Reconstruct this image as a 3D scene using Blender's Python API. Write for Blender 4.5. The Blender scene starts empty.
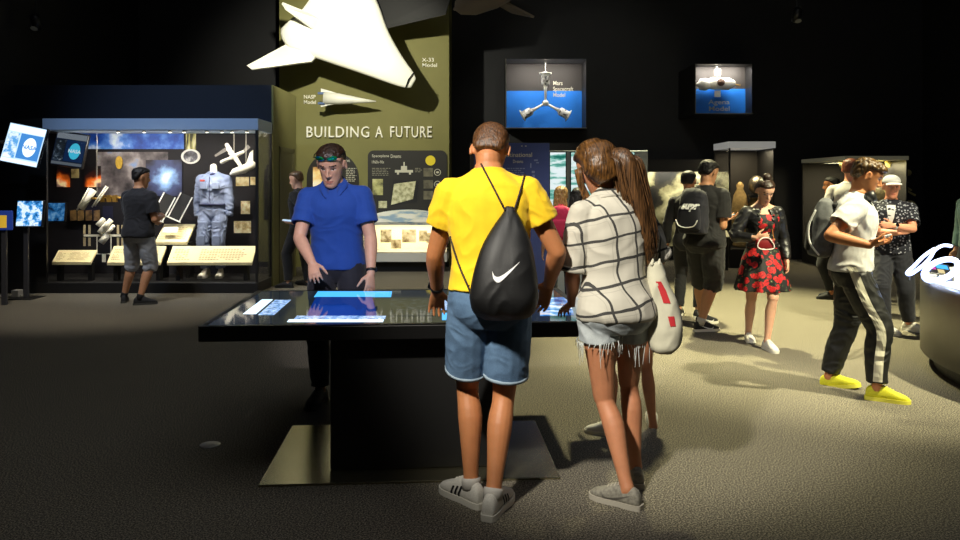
import bpy, bmesh, math, random
import numpy as np
from mathutils import Vector, Matrix, Quaternion, noise
from mathutils.bvhtree import BVHTree
random.seed(7)
SC = bpy.context.scene
COL = SC.collection
PI = math.pi
V = Vector
rad = math.radians
F = 750.0; CAMZ = 1.53; HORIZON = 186.0

def at(px, py, Y):
    """world point at distance Y that the photograph shows at (px, py)"""
    return V(((px - 480) / F * Y, Y, CAMZ - (py - HORIZON) / F * Y))

def on_plane(px, py, z):
    Y = (CAMZ - z) * F / (py - HORIZON)
    return V(((px - 480) / F * Y, Y, z))

# ------------------------------------------------------------------ materials
def lin(c):
    return tuple(((x / 255) / 12.92 if x / 255 <= .04045 else ((x / 255 + .055) / 1.055) ** 2.4) for x in c[:3]) + (1,)

class NT:
    def __init__(s, name):
        s.m = bpy.data.materials.new(name); s.m.use_nodes = True
        s.t = s.m.node_tree; s.N = s.t.nodes; s.L = s.t.links
        s.b = s.N['Principled BSDF']; s.out = s.N['Material Output']
    def n(s, typ, **kw):
        x = s.N.new(typ)
        for k, v in kw.items(): setattr(x, k, v)
        return x
    def link(s, a, b): s.L.new(a, b)
    def val(s, sock, v):
        if hasattr(v, 'is_linked') or hasattr(v, 'links'): s.L.new(v, sock)
        else: sock.default_value = v
    def math(s, op, a, b=0.0, c=None):
        x = s.n('ShaderNodeMath', operation=op)
        s.val(x.inputs[0], a); s.val(x.inputs[1], b)
        if c is not None: s.val(x.inputs[2], c)
        return x.outputs[0]
    def mix(s, f, a, b):
        x = s.n('ShaderNodeMix', data_type='RGBA')
        s.val(x.inputs['Factor'], f); s.val(x.inputs[6], a); s.val(x.inputs[7], b)
        return x.outputs[2]
    def noise(s, scale, detail=3, rough=.5, vec=None):
        x = s.n('ShaderNodeTexNoise'); x.inputs['Scale'].default_value = scale
        x.inputs['Detail'].default_value = detail; x.inputs['Roughness'].default_value = rough
        if vec is not None: s.L.new(vec, x.inputs['Vector'])
        return x
    def co(s, which='Object'):
        return s.n('ShaderNodeTexCoord').outputs[which]
    def mapping(s, vec, loc=(0,0,0), rot=(0,0,0), sc=(1,1,1)):
        x = s.n('ShaderNodeMapping'); s.L.new(vec, x.inputs['Vector'])
        x.inputs['Location'].default_value = loc; x.inputs['Rotation'].default_value = rot; x.inputs['Scale'].default_value = sc
        return x.outputs[0]
    def sep(s, vec):
        x = s.n('ShaderNodeSeparateXYZ'); s.L.new(vec, x.inputs[0]); return x.outputs
    def ramp(s, fac, stops, interp='LINEAR'):
        x = s.n('ShaderNodeValToRGB'); s.L.new(fac, x.inputs[0]); cr = x.color_ramp; cr.interpolation = interp
        while len(cr.elements) < len(stops): cr.elements.new(.5)
        for e, (p, c) in zip(cr.elements, stops): e.position = p; e.color = c
        return x.outputs[0]
    def bump(s, h, strength=.3, dist=.01):
        x = s.n('ShaderNodeBump'); x.inputs['Strength'].default_value = strength; x.inputs['Distance'].default_value = dist
        s.L.new(h, x.inputs['Height']); s.L.new(x.outputs[0], s.b.inputs['Normal'])

MATS = {}
def mat(name, rgb=(128,128,128), rough=.6, metal=0., vary=.0, vscale=30., bump=0., bscale=120., emit=0., ergb=None, spec=.5, sheen=0.):
    if name in MATS: return MATS[name]
    t = NT(name); b = t.b
    b.inputs['Base Color'].default_value = lin(rgb); b.inputs['Roughness'].default_value = rough
    b.inputs['Metallic'].default_value = metal; b.inputs['Specular IOR Level'].default_value = spec
    if sheen: b.inputs['Sheen Weight'].default_value = sheen
    if vary:
        nz = t.noise(vscale, 4, .55, t.co())
        c = lin(rgb); lo = tuple(x * (1 - vary) for x in c[:3]) + (1,); hi = tuple(min(1, x * (1 + vary)) for x in c[:3]) + (1,)
        t.link(t.ramp(nz.outputs[0], [(.3, lo), (.7, hi)]), b.inputs['Base Color'])
    if bump:
        nb = t.noise(bscale, 3, .6, t.co()); t.bump(nb.outputs[0], bump, .004)
    if emit:
        b.inputs['Emission Color'].default_value = lin(ergb or rgb); b.inputs['Emission Strength'].default_value = emit
    MATS[name] = t.m
    return t.m

def glass_mat(name='clear_glass', tint=(1,1,1,1), refl=1.0):
    if name in MATS: return MATS[name]
    t = NT(name); t.N.remove(t.b)
    tr = t.n('ShaderNodeBsdfTransparent'); tr.inputs[0].default_value = tint
    gl = t.n('ShaderNodeBsdfGlossy'); gl.inputs['Roughness'].default_value = .02
    fr = t.n('ShaderNodeFresnel'); fr.inputs[0].default_value = 1.45
    mx = t.n('ShaderNodeMixShader'); t.link(t.math('MULTIPLY', fr.outputs[0], refl), mx.inputs[0])
    t.link(tr.outputs[0], mx.inputs[1]); t.link(gl.outputs[0], mx.inputs[2]); t.link(mx.outputs[0], t.out.inputs[0])
    MATS[name] = t.m
    return t.m

# ------------------------------------------------------------------ objects
def link(o): COL.objects.link(o); return o

def tag(o, label=None, cat=None, group=None, kind=None):
    if label: o['label'] = label
    if cat: o['category'] = cat
    if group: o['group'] = group
    if kind: o['kind'] = kind
    return o

def thing(name, label, cat, loc=(0,0,0), rz=0., group=None):
    o = link(bpy.data.objects.new(name, None)); o.empty_display_size = .1
    o.location = loc; o.rotation_euler = (0, 0, rz)
    return tag(o, label, cat, group)

def mk(name, bm, mats, parent=None, smooth=False, recalc=True):
    if recalc: bmesh.ops.recalc_face_normals(bm, faces=bm.faces)
    me = bpy.data.meshes.new(name); bm.to_mesh(me); bm.free()
    return obj(name, me, mats, parent, smooth)

def obj(name, me, mats, parent=None, smooth=False):
    me.name = name
    if not isinstance(mats, (list, tuple)): mats = [mats]
    if not me.materials:
        for m in mats: me.materials.append(m)
    if smooth: me.polygons.foreach_set('use_smooth', [True] * len(me.polygons))
    o = link(bpy.data.objects.new(name, me))
    if parent is not None: o.parent = parent
    return o

def struct(name, bm, m, label=None):
    o = mk(name, bm, m); o['kind'] = 'structure'
    return o

NB = lambda: bmesh.new()

def box(bm, lo, hi, mi=0, bev=0., M=None):
    vs = [bm.verts.new((x, y, z)) for x in (lo[0], hi[0]) for y in (lo[1], hi[1]) for z in (lo[2], hi[2])]
    fs = []
    for q in ((0,1,3,2),(4,6,7,5),(0,4,5,1),(2,3,7,6),(0,2,6,4),(1,5,7,3)):
        f = bm.faces.new([vs[i] for i in q]); f.material_index = mi; fs.append(f)
    if bev:
        es = list({e for f in fs for e in f.edges})
        r = bmesh.ops.bevel(bm, geom=es, offset=bev, segments=2, affect='EDGES', profile=.5)
        vs = list({v for f in r['faces'] for v in f.verts} | {v for v in vs if v.is_valid})
    if M is not None:
        bmesh.ops.transform(bm, matrix=M, verts=[v for v in vs if v.is_valid])
    return bm

def poly(bm, pts, mi=0):
    f = bm.faces.new([bm.verts.new(p) for p in pts]); f.material_index = mi; return f

def prism(bm, pts2, z0, z1, M=None, mi=0):
    """extrude a 2D outline; M maps (x, y, z)"""
    M = M or Matrix()
    a = [bm.verts.new(M @ V((x, y, z0))) for x, y in pts2]; b = [bm.verts.new(M @ V((x, y, z1))) for x, y in pts2]
    n = len(a); fs = [bm.faces.new(a[::-1]), bm.faces.new(b)]
    for i in range(n): fs.append(bm.faces.new((a[i], a[(i+1) % n], b[(i+1) % n], b[i])))
    for f in fs: f.material_index = mi
    return fs

def spow(x, e): return math.copysign(abs(x) ** e, x)

def rings_mesh(bm, rings, closed=True, mi=0):
    """bridge a list of equally long vertex loops, caps at both ends"""
    R = [[bm.verts.new(p) for p in r] for r in rings]; n = len(R[0])
    for a, b in zip(R, R[1:]):
        for i in range(n):
            f = bm.faces.new((a[i], a[(i+1) % n], b[(i+1) % n], b[i])); f.material_index = mi
    if closed:
        f = bm.faces.new(R[0][::-1]); f.material_index = mi
        f = bm.faces.new(R[-1]); f.material_index = mi

def cr(P, n):
    """Catmull-Rom through tuples/vectors, n subdivisions"""
    P = [np.array(p, float) for p in P]; out = []
    for i in range(len(P) - 1):
        p0, p1, p2, p3 = P[max(i-1, 0)], P[i], P[i+1], P[min(i+2, len(P)-1)]
        for k in range(n):
            t = k / n
            out.append(.5 * ((2*p1) + (-p0+p2)*t + (2*p0-5*p1+4*p2-p3)*t*t + (-p0+3*p1-3*p2+p3)*t**3))
    out.append(P[-1]); return out

def frames(pts, hint=None):
    pts = [V(p) for p in pts]; n = len(pts); T = []
    for i in range(n):
        d = pts[min(i+1, n-1)] - pts[max(i-1, 0)]; T.append(d.normalized() if d.length > 1e-9 else V((0,0,1)))
    h = V(hint) if hint is not None else (V((0,0,1)) if abs(T[0].z) < .9 else V((1,0,0)))
    u = (h - T[0] * h.dot(T[0])).normalized(); U = []
    for i in range(n):
        u = (u - T[i] * u.dot(T[i])).normalized(); U.append((u.copy(), T[i].cross(u)))
    return pts, T, U

def tube(bm, pts, radii, n=12, hint=None, caps='round', mi=0, hollow=None):
    """swept tube; a radius is r or (r_u, r_v); hollow=(wall, depth) opens the far end like a cuff"""
    pts, T, U = frames(pts, hint)
    rr = [(r, r) if not isinstance(r, (tuple, list, np.ndarray)) else tuple(r) for r in (radii if isinstance(radii, (list, tuple)) else [radii] * len(pts))]
    def ring(p, uv, r):
        return [p + uv[0] * (math.cos(2*PI*k/n) * r[0]) + uv[1] * (math.sin(2*PI*k/n) * r[1]) for k in range(n)]
    R = []
    if caps in ('round', 'start'):
        m = min(rr[0]);
        for a in (80, 50, 25): R.append(ring(pts[0] - T[0] * (m * math.sin(rad(a))), U[0], (rr[0][0]*math.cos(rad(a)), rr[0][1]*math.cos(rad(a)))))
    for p, uv, r in zip(pts, U, rr): R.append(ring(p, uv, r))
    if hollow:
        w, d = hollow; r = (rr[-1][0]-w, rr[-1][1]-w)
        R.append(ring(pts[-1], U[-1], r)); R.append(ring(pts[-1] - T[-1]*d, U[-1], r))
    elif caps == 'round':
        m = min(rr[-1])
        for a in (25, 50, 80): R.append(ring(pts[-1] + T[-1] * (m * math.sin(rad(a))), U[-1], (rr[-1][0]*math.cos(rad(a)), rr[-1][1]*math.cos(rad(a)))))
    rings_mesh(bm, R, True, mi)

def ellipsoid(bm, c, r, M=None, seg=16, mi=0):
    R = []
    for i in range(1, 10):
        a = PI * i / 10
        R.append([V(c) + V((r[0]*math.sin(a)*math.cos(2*PI*k/seg), r[1]*math.sin(a)*math.sin(2*PI*k/seg), -r[2]*math.cos(a))) for k in range(seg)])
    if M is not None: R = [[M @ p for p in q] for q in R]
    rings_mesh(bm, R, True, mi)

def lathe(bm, prof, c=(0,0,0), n=24, mi=0, M=None):
    R = [[V(c) + V((r*math.cos(2*PI*k/n), r*math.sin(2*PI*k/n), z)) for k in range(n)] for r, z in prof]
    if M is not None: R = [[M @ p for p in q] for q in R]
    rings_mesh(bm, R, True, mi)

def cyl(bm, a, b, r, n=16, mi=0, r2=None):
    tube(bm, [a, b], [r, r if r2 is None else r2], n, caps='flat', mi=mi)

def fuse(bm, voxel=.006, it=3, fac=.5):
    """one continuous surface out of overlapping closed shapes"""
    bmesh.ops.recalc_face_normals(bm, faces=bm.faces)
    me = bpy.data.meshes.new('fuse'); bm.to_mesh(me); bm.free()
    o = link(bpy.data.objects.new('fuse', me))
    m = o.modifiers.new('r', 'REMESH'); m.mode = 'VOXEL'; m.voxel_size = voxel; m.adaptivity = 0
    if it:
        m = o.modifiers.new('s', 'SMOOTH'); m.iterations = it; m.factor = fac
    dg = bpy.context.evaluated_depsgraph_get()
    new = bpy.data.meshes.new_from_object(o.evaluated_get(dg))
    bpy.data.objects.remove(o); bpy.data.meshes.remove(me)
    return new

def get_co(me):
    a = np.empty(len(me.vertices) * 3); me.vertices.foreach_get('co', a); return a.reshape(-1, 3)
def set_co(me, a): me.vertices.foreach_set('co', a.ravel()); me.update()
def get_no(me):
    a = np.empty(len(me.vertices) * 3); me.vertex_normals.foreach_get('vector', a); return a.reshape(-1, 3)

def wrinkle(me, amp, freq=(9, 9, 16), seed=0., ridged=True):
    co = get_co(me); no = get_no(me); d = np.empty(len(co))
    f = V(freq)
    for i, p in enumerate(co):
        q = V((p[0]*f.x + seed, p[1]*f.y, p[2]*f.z + seed))
        w = noise.noise(q + V((noise.noise(q*.5)*1.5,)*3))
        d[i] = (1 - 2*abs(w) if ridged else w)
    set_co(me, co + no * (amp * (d - d.mean() + .15))[:, None])

_fontc = {}
def text_mesh(s, size, bold=0., extrude=0., align='LEFT', res=3, spacing=1.):
    c = bpy.data.curves.new('t', 'FONT'); c.body = s; c.size = size; c.offset = bold; c.extrude = extrude
    c.align_x = align; c.resolution_u = res; c.space_character = spacing
    o = link(bpy.data.objects.new('t', c))
    dg = bpy.context.evaluated_depsgraph_get(); me = bpy.data.meshes.new_from_object(o.evaluated_get(dg))
    bpy.data.objects.remove(o); bpy.data.curves.remove(c)
    return me

def text(name, s, size, M, m, parent=None, **kw):
    me = text_mesh(s, size, **kw); me.transform(M); me.materials.clear()
    return obj(name, me, m, parent)

def wallM(x, y, z): return Matrix.Translation((x, y, z)) @ Matrix.Rotation(PI/2, 4, 'X')   # text standing on a wall that faces -Y

def bvh_of(me): return BVHTree.FromPolygons([v.co.copy() for v in me.vertices], [tuple(p.vertices) for p in me.polygons])

def drape(pts, bvh, d, off=.002, back=.6):
    """lay points on a surface along direction d"""
    out = []; d = V(d).normalized(); last = None
    for p in pts:
        h = bvh.ray_cast(V(p) - d * back, d, back * 2)
        if h[0] is None:
            h = bvh.find_nearest(V(p))
        out.append(h[0] - d * off)
    return out

def strip_decal(bm, A, B, bvh, d, off=.002, nx=4, mi=0):
    """band between curves A and B laid on a surface"""
    R = []
    for a, b in zip(A, B):
        R.append([bm.verts.new(p) for p in drape([V(a).lerp(V(b), k / nx) for k in range(nx + 1)], bvh, d, off)])
    for r, q in zip(R, R[1:]):
        for k in range(nx):
            f = bm.faces.new((r[k], r[k+1], q[k+1], q[k])); f.material_index = mi

def swoosh(n=20):
    """outline curves (upper, lower) of a curved tick in a unit box"""
    up = cr([(0, .30), (.06, .12), (.20, .07), (.45, .17), (1, .50)], n // 4)
    lo = cr([(0, .30), (.02, .02), (.16, -.12), (.42, .02), (1, .50)], n // 4)
    return up, lo
# ------------------------------------------------------------------ people
TORSO_M = [(.80,.10,.075,-.01),(.84,.145,.10,-.012),(.89,.168,.118,-.015),(.95,.168,.118,-.012),(1.02,.156,.108,-.004),(1.10,.150,.102,.002),(1.19,.160,.108,.002),
           (1.28,.174,.118,.0),(1.35,.174,.116,-.006),(1.40,.152,.098,-.014),(1.435,.112,.080,-.018),(1.465,.080,.066,-.018),(1.49,.066,.060,-.014),(1.51,.062,.058,-.010)]
TORSO_F = [(.80,.10,.08,-.01),(.84,.15,.105,-.015),(.89,.170,.122,-.02),(.95,.165,.118,-.016),(1.02,.140,.100,-.004),(1.09,.124,.090,.002),(1.17,.132,.095,.004),
           (1.26,.146,.116,.012),(1.33,.148,.110,.004),(1.385,.130,.088,-.012),(1.42,.096,.070,-.018),(1.45,.068,.058,-.016),(1.475,.056,.052,-.012),(1.50,.050,.048,-.010)]
HEAD = [(-.002,.016,.070,.040),(.008,.034,.082,.015),(.025,.044,.087,-.010),(.05,.055,.086,-.045),(.075,.062,.084,-.068),(.10,.067,.084,-.082),(.13,.071,.086,-.092),
        (.155,.074,.089,-.097),(.175,.0745,.087,-.098),(.195,.070,.077,-.093),(.212,.059,.060,-.080),(.226,.040,.036,-.055),(.233,.018,.008,-.025)]

def head_rings(tab, M, infl=0., n=28):
    R = []
    for z, hw, yf, yb in cr(tab, 2):
        cy = (yf + yb) / 2; hy = (yf - yb) / 2
        R.append([M @ V(((hw+infl)*spow(math.cos(2*PI*k/n), .92), cy + (hy+infl)*spow(math.sin(2*PI*k/n), .92), z)) for k in range(n)])
    return R

class Person:
    def __init__(s, label, loc, face, H=1.75, female=False, skin=None, bulk=1., voxel=.0065, pelvis=(0,0,0), lean=0., side=0., twist=0., prot=0.,
                 head=(0,0,0), feet=None, hands=None, group=None, shoulders=0., hair=None, brow=None, headscale=1., sw=None, neck=.062):
        s.k = H / 1.75; s.fem = female; s.bulk = bulk; s.vox = voxel; s.skin = skin
        s.root = thing('person', label, 'person', (loc[0], loc[1], 0), rad(face), group)
        s.inv = (Matrix.Translation((loc[0], loc[1], 0)) @ Matrix.Rotation(rad(face), 4, 'Z')).inverted()
        s.W = s.inv.inverted()
        s.brow = brow or mat('brow_dark', (40,28,20))
        k = s.k
        # spine
        s.P = V(pelvis) * 1.0 + V((0,0,.95*k)); s.lean, s.side, s.twist, s.prot = lean, side, twist, prot
        s.tab = []; p = s.P.copy(); dz = .01
        for i in range(80):
            t = min(1, i * dz / .50); s.tab.append((p.copy(), s.Rt(t))); p = p + s.Rt(t) @ V((0,0,dz*k))
        # head
        nb = s.T(0, -.012, 1.49 if female else 1.50)
        hp, hy, hr = head
        Rh = Matrix.Rotation(rad(hy), 3, 'Z') @ Matrix.Rotation(rad(-hp), 3, 'X') @ Matrix.Rotation(rad(hr), 3, 'Y')
        nd = (s.Rt(1) @ V((0,0,1)) + Rh @ V((0,.1,.6))).normalized()
        s.nb = nb; s.atlas = nb + nd * (neck*k)
        hk = min(1.04, max(.93, k)) * (1.03 if female else 1.06) * headscale
        s.hk = hk
        s.HM = Matrix.Translation(s.atlas) @ Rh.to_4x4() @ Matrix.Scale(hk, 4) @ Matrix.Translation((0, .012, -.055))
        # arms
        s.arm = {}; s.handspec = {}
        sw = sw or (.152 if female else .178) * (.5 + .5*bulk); al, fl = .295*k, .255*k
        for sd, sg in (('L', -1), ('R', 1)):
            S = s.T(sg*sw, -.012, 1.382 + shoulders)
            hs = (hands or {}).get(sd) or {}
            w = hs.get('w'); 
            if w is None: T_ = S + s.Rt(.6) @ V((sg*.09, .03, -.53*k))
            else: T_ = s.inv @ V(w)
            pole = V(hs.get('pole', (sg*.5, -1, -.2)))
            E, T_ = ik(S, T_, al, fl, pole)
            s.arm[sd] = (S, E, T_); s.handspec[sd] = hs
        # legs
        s.leg = {}; s.feet = {}
        Rp = Matrix.Rotation(rad(prot), 3, 'Z')
        for sd, sg in (('L', -1), ('R', 1)):
            f = (feet or {}).get(sd, {})
            hip = s.P + Rp @ V((sg*.09*k, -.005, -.04*k))
            g = f.get('w'); g = s.inv @ V((g[0], g[1], 0)) if g is not None else V((sg*.11, 0, 0))
            yaw = rad(f.get('yaw', -sg*8) if 'wyaw' not in f else f['wyaw'] - face); pitch = rad(f.get('pitch', 0))
            FM = Matrix.Translation((g.x, g.y, f.get('lift', 0))) @ Matrix.Rotation(yaw, 4, 'Z')
            if pitch: FM = FM @ Matrix.Translation((0, .10*k, 0)) @ Matrix.Rotation(-pitch, 4, 'X') @ Matrix.Translation((0, -.10*k, 0))
            A = FM @ V((0, -.005, .085*k))
            Kn, A2 = ik(hip, A, .435*k, .43*k, V(f.get('pole', (sg*.12, 1, 0))), stretch=True)
            s.leg[sd] = (hip, Kn, A); s.feet[sd] = FM
    def Rt(s, t):
        t = t*t*(3-2*t)
        return Matrix.Rotation(rad(s.prot + s.twist*t), 3, 'Z') @ Matrix.Rotation(rad(s.side*t), 3, 'Y') @ Matrix.Rotation(rad(-s.lean*(.25+.75*t)), 3, 'X')
    def T(s, x, y, z):
        k = s.k
        if z <= .95:
            return s.P + s.Rt(0) @ V((x*k, y*k, (z-.95)*k)) if False else s.P + Matrix.Rotation(rad(s.prot), 3, 'Z') @ V((x*k, y*k, (z-.95)*k))
        i = min(78, (z-.95)/.01); a = int(i); fr = i - a
        p = s.tab[a][0].lerp(s.tab[a+1][0], fr); R = s.tab[a][1]
        return p + R @ V((x*k, y*k, 0))
    def torso_rings(s, z0, z1, infl=0., n=28, tab=None, ex=.86, fn=None):
        tab = tab or (TORSO_F if s.fem else TORSO_M); R = []
        for z, hw, hd, yo in cr(tab, 3):
            if z < z0 - 1e-6 or z > z1 + 1e-6: continue
            e = infl(z) if callable(infl) else infl
            R.append([s.T((hw*s.bulk+e)*spow(math.cos(2*PI*j/n), ex), yo+(hd*s.bulk+e)*spow(math.sin(2*PI*j/n), ex), z) for j in range(n)])
        return R
    # -- naked figure, one surface
    def body(s):
        bm = NB(); k = s.k; fb = (.86 if s.fem else 1.) * s.bulk; g = k * fb
        rings_mesh(bm, s.torso_rings(.80, 1.6))
        nr = (.047 if s.fem else .057) * k * (.6+.4*s.bulk)
        up = s.HM @ V((0, -.022, .06))
        tube(bm, [s.nb - V((0,0,.03)), s.nb.lerp(s.atlas, .5), up], [nr*1.15, nr, nr*.98], 16)
        H = s.HM
        rings_mesh(bm, head_rings(HEAD, H))
        # nose, ears, chin
        tube(bm, [H @ V((0,.082,.138)), H @ V((0,.094,.115)), H @ V((0,.104,.094)), H @ V((0,.092,.086))], [.008,.010,.0125,.010], 10)
        for sg in (-1, 1):
            tube(bm, [H @ V((sg*.008,.086,.090)), H @ V((sg*.013,.090,.089))], [.007,.008], 8)
            EM = H @ Matrix.Translation((sg*.074, -.008, .118)) @ Matrix.Rotation(sg*rad(18), 4, 'Z') @ Matrix.Rotation(rad(-8), 4, 'X')
            lathe_ear(bm, EM, sg)
        for sd, sg in (('L', -1), ('R', 1)):
            S, E, Wr = s.arm[sd]
            d1 = (E-S); d2 = (Wr-E)
            s.trap(bm, sg, S, g, 0.)
            tube(bm, cr([S, S+d1*.3, S+d1*.65, E], 3), [r[0]*g for r in cr([(.058,),(.052,),(.046,),(.041,)], 3)], 14)
            tube(bm, cr([E, E+d2*.22, E+d2*.6, Wr], 3), [r[0]*g for r in cr([(.041,),(.044,),(.036,),(.0275,)], 3)], 14)
            s.hand(bm, sd, sg, Wr, d2.normalized())
            hip, Kn, A = s.leg[sd]; FM = s.feet[sd]
            d1 = Kn-hip; d2 = A-Kn; back = (FM.to_3x3() @ V((0,-1,0)))
            lf = (1.02 if s.fem else 1.) * s.bulk * k
            tube(bm, cr([hip+V((0,0,.03)), hip+d1*.25, hip+d1*.65, Kn], 3), [r[0]*lf for r in cr([(.086,),(.084,),(.066,),(.053,)], 3)], 16)
            cf = (.92 if s.fem else 1.) * s.bulk * k
            tube(bm, cr([Kn, Kn+d2*.12, Kn+d2*.32+back*.012, Kn+d2*.62+back*.005, Kn+d2*.88, A], 3), [r[0]*cf for r in cr([(.053,),(.051,),(.057,),(.045,),(.035,),(.037,)], 3)], 16)
            tube(bm, [A, FM @ V((0,.02,.050*k)), FM @ V((0,.10*k,.034*k)), FM @ V((0,.15*k,.030*k))], [.034*k,.030*k,(.018*k,.026*k),(.010*k,.020*k)], 12)
            tube(bm, [A, FM @ V((0,-.03*k,.045*k))], [.032*k, .024*k], 10)
        me = fuse(bm, s.vox, 3)
        # face modelling in head coordinates
        co = get_co(me); Hi = np.array(H.inverted()); q = co @ Hi[:3,:3].T + Hi[:3,3]
        fr = np.clip((q[:,1]-.03)/.04, 0, 1) * (q[:,2] > -.02) * (q[:,2] < .24) * (abs(q[:,0]) < .085)
        G = lambda cx, cz, sx, sz: np.exp(-((np.abs(q[:,0])-cx)/sx)**2 - ((q[:,2]-cz)/sz)**2)
        dy = fr * (-.009*G(.031,.128,.014,.009) + .004*G(.028,.150,.022,.007) + .005*G(0,.057,.018,.005) + .005*G(0,.045,.016,.005) - .004*G(0,.051,.024,.002) + .004*G(.045,.105,.02,.016) - .003*G(0,.033,.02,.006)
                  + .004*G(.031,.124,.011,.006))
        q2 = q.copy(); q2[:,1] += dy; Hm = np.array(H); co2 = q2 @ Hm[:3,:3].T + Hm[:3,3]
        set_co(me, co2)
        n = len(me.polygons); fc = np.empty(n*3); me.polygons.foreach_get('center', fc); fc = fc.reshape(-1,3); fq = fc @ Hi[:3,:3].T + Hi[:3,3]
        ax = abs(fq[:,0]); z = fq[:,2]; front = fq[:,1] > .055; mi = np.zeros(n, np.int32)
        mi[front & (ax < .024) & (abs(z-.051) < .0095*(1-(ax/.026)**2))] = 1
        mi[front & (ax > .014) & (ax < .050) & (abs(z-.1525+ .12*np.maximum(ax-.035,0)) < .0042)] = 2
        ee = ((ax-.032)/.0135)**2 + ((z-.1255)/.0036)**2 < 1
        mi[front & ee] = 3
        mi[front & (((ax-.032)/.0055)**2 + ((z-.1255)/.0042)**2 < 1)] = 4
        mi[front & (abs(z-.1300) < .0022) & (abs(ax-.032) < .015)] = 2
        o = obj('body', me, [s.skin, skin_lip(s.skin), s.brow, mat('eye_white', (205,200,192), .3), mat('iris', (45,32,24), .2)], s.root, True)
        me.polygons.foreach_set('material_index', mi)
        s.bodyo = o
        return s
    def trap(s, bm, sg, S, g, e):
        k = s.k
        tube(bm, cr([s.T(sg*.018, -.022, 1.485), s.T(sg*.055, -.020, 1.445), s.T(sg*.105, -.016, 1.405), S], 3), [r[0] for r in cr([(.034*g+e*.3,), (.040*g+e*.6,), (.050*g+e*.8,), (.057*g+e,)], 3)], 14)
        tube(bm, [s.T(sg*.07, 0, 1.33), s.T(sg*.12, -.005, 1.35), S], [.07*g+e*.4, .062*g+e*.6, .056*g+e*.8], 14)
    def hand(s, bm, sd, sg, w, d):
        hs = s.handspec[sd]; k = s.k * (.92 if s.fem else 1.)
        toL = lambda v: (s.inv.to_3x3() @ V(v)).normalized()
        if 'dir' in hs: d = toL(hs['dir'])
        n = toL(hs['palm']) if 'palm' in hs else V((-sg, .25, 0))
        n = (n - d*n.dot(d)).normalized(); t = d.cross(n) * sg
        c = hs.get('curl', 18)
        P = lambda a, b, e=0.: w + d*(a*k) + t*(b*k) + n*(e*k)
        tube(bm, [P(-.012,0), P(.02,.002), P(.055,.002), P(.09,0)], [(.026*k,.019*k),(.033*k,.018*k),(.039*k,.0155*k),(.039*k,.012*k)], 14, hint=t)
        for i, (b, L, a) in enumerate(((.029,.070,.10),(.0095,.078,.02),(-.0105,.073,-.06),(-.0295,.058,-.16))):
            p = P(.082 - abs(b-.005)*.25, b, 0.); dd = (d + t*a).normalized(); pts = [p]; seg = (.46,.30,.24)
            for j, f in enumerate(seg):
                dd = (Matrix.Rotation(rad(c*(.6 if j == 0 else 1.1)), 3, d.cross(n)) @ dd)
                p = p + dd*(L*f*k); pts.append(p)
            tube(bm, pts, [.0092*k,.0085*k,.0078*k,.0066*k], 8)
        td = (d*.62 + t*.72 + n*.28).normalized(); p0 = P(.018,.020,.004); p1 = p0 + td*.046*k; td2 = (d*.85 + t*.36 + n*.35).normalized(); p2 = p1 + td2*.032*k; p3 = p2 + (td2+n*.2).normalized()*.024*k
        tube(bm, [p0,p1,p2,p3], [.015*k,.0115*k,.0098*k,.0075*k], 10)
    # -- clothes
    def sleeve_pts(s, sd, frac):
        """arm centre line up to frac (0..1 upper arm, 1..2 forearm)"""
        S, E, Wr = s.arm[sd]
        pts = [S, S.lerp(E, min(1, frac)*.5), S.lerp(E, min(1, frac))]
        if frac > 1:
            f = frac - 1; pts = [S, S.lerp(E,.5), S.lerp(E,.93), E.lerp(Wr,.09), E.lerp(Wr, f*.5+.05), E.lerp(Wr, f)]
        return pts
    def top(s, name, m, hem=.90, sleeve=.62, loose=.016, hemloose=None, sl=.018, amp=.004, neck=1.495, freq=(9,9,14), seed=0., parent=None, vox=.0065, slm=None):
        """tee, shirt or jacket"""
        bm = NB(); k = s.k; g = k*(.86 if s.fem else 1.)*s.bulk; hl = loose if hemloose is None else hemloose
        inf = lambda z: (loose + max(0, (1.15-z)/.25)*(hl-loose)) if z < 1.40 else loose*(.55 + .45*max(0, (1.47-z)/.07))
        tab = [(hem, ) + tuple(np.interp(hem, [r[0] for r in (TORSO_F if s.fem else TORSO_M)], [r[i] for r in (TORSO_F if s.fem else TORSO_M)]) for i in (1,2,3))]
        tab += [r for r in (TORSO_F if s.fem else TORSO_M) if hem + .02 < r[0] <= neck]
        R = s.torso_rings(hem-.01, neck+.01, inf, 30, tab)
        def shrink(r, e): 
            c = sum(r, V())/len(r); return [p + (c-p).normalized()*e for p in r]
        up = s.T(0,0,hem+.03) - s.T(0,0,hem)
        inner = [[p + up for p in shrink(R[0], .013)], shrink(R[0], .013)]
        rings_mesh(bm, inner + R)
        for sd, sg in (('L',-1),('R',1)):
            pts = s.sleeve_pts(sd, sleeve); n = len(pts)
            s.trap(bm, sg, pts[0], g, min(sl, loose)*.75)
            if sleeve <= 1: rr = [.058*g+sl*.7, .055*g+sl*.95, .050*g+sl*1.1]
            else: rr = [.060*g+sl*.7, .053*g+sl*.9, .046*g+sl, .046*g+sl, .040*g+sl*.8, .032*g+sl*.6]
            tube(bm, pts, rr, 16, hollow=(.011, .03), caps='start')
        me = fuse(bm, vox, 3)
        if amp: wrinkle(me, amp, freq, seed)
        return obj(name, me, m, parent or s.root, True)
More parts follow.
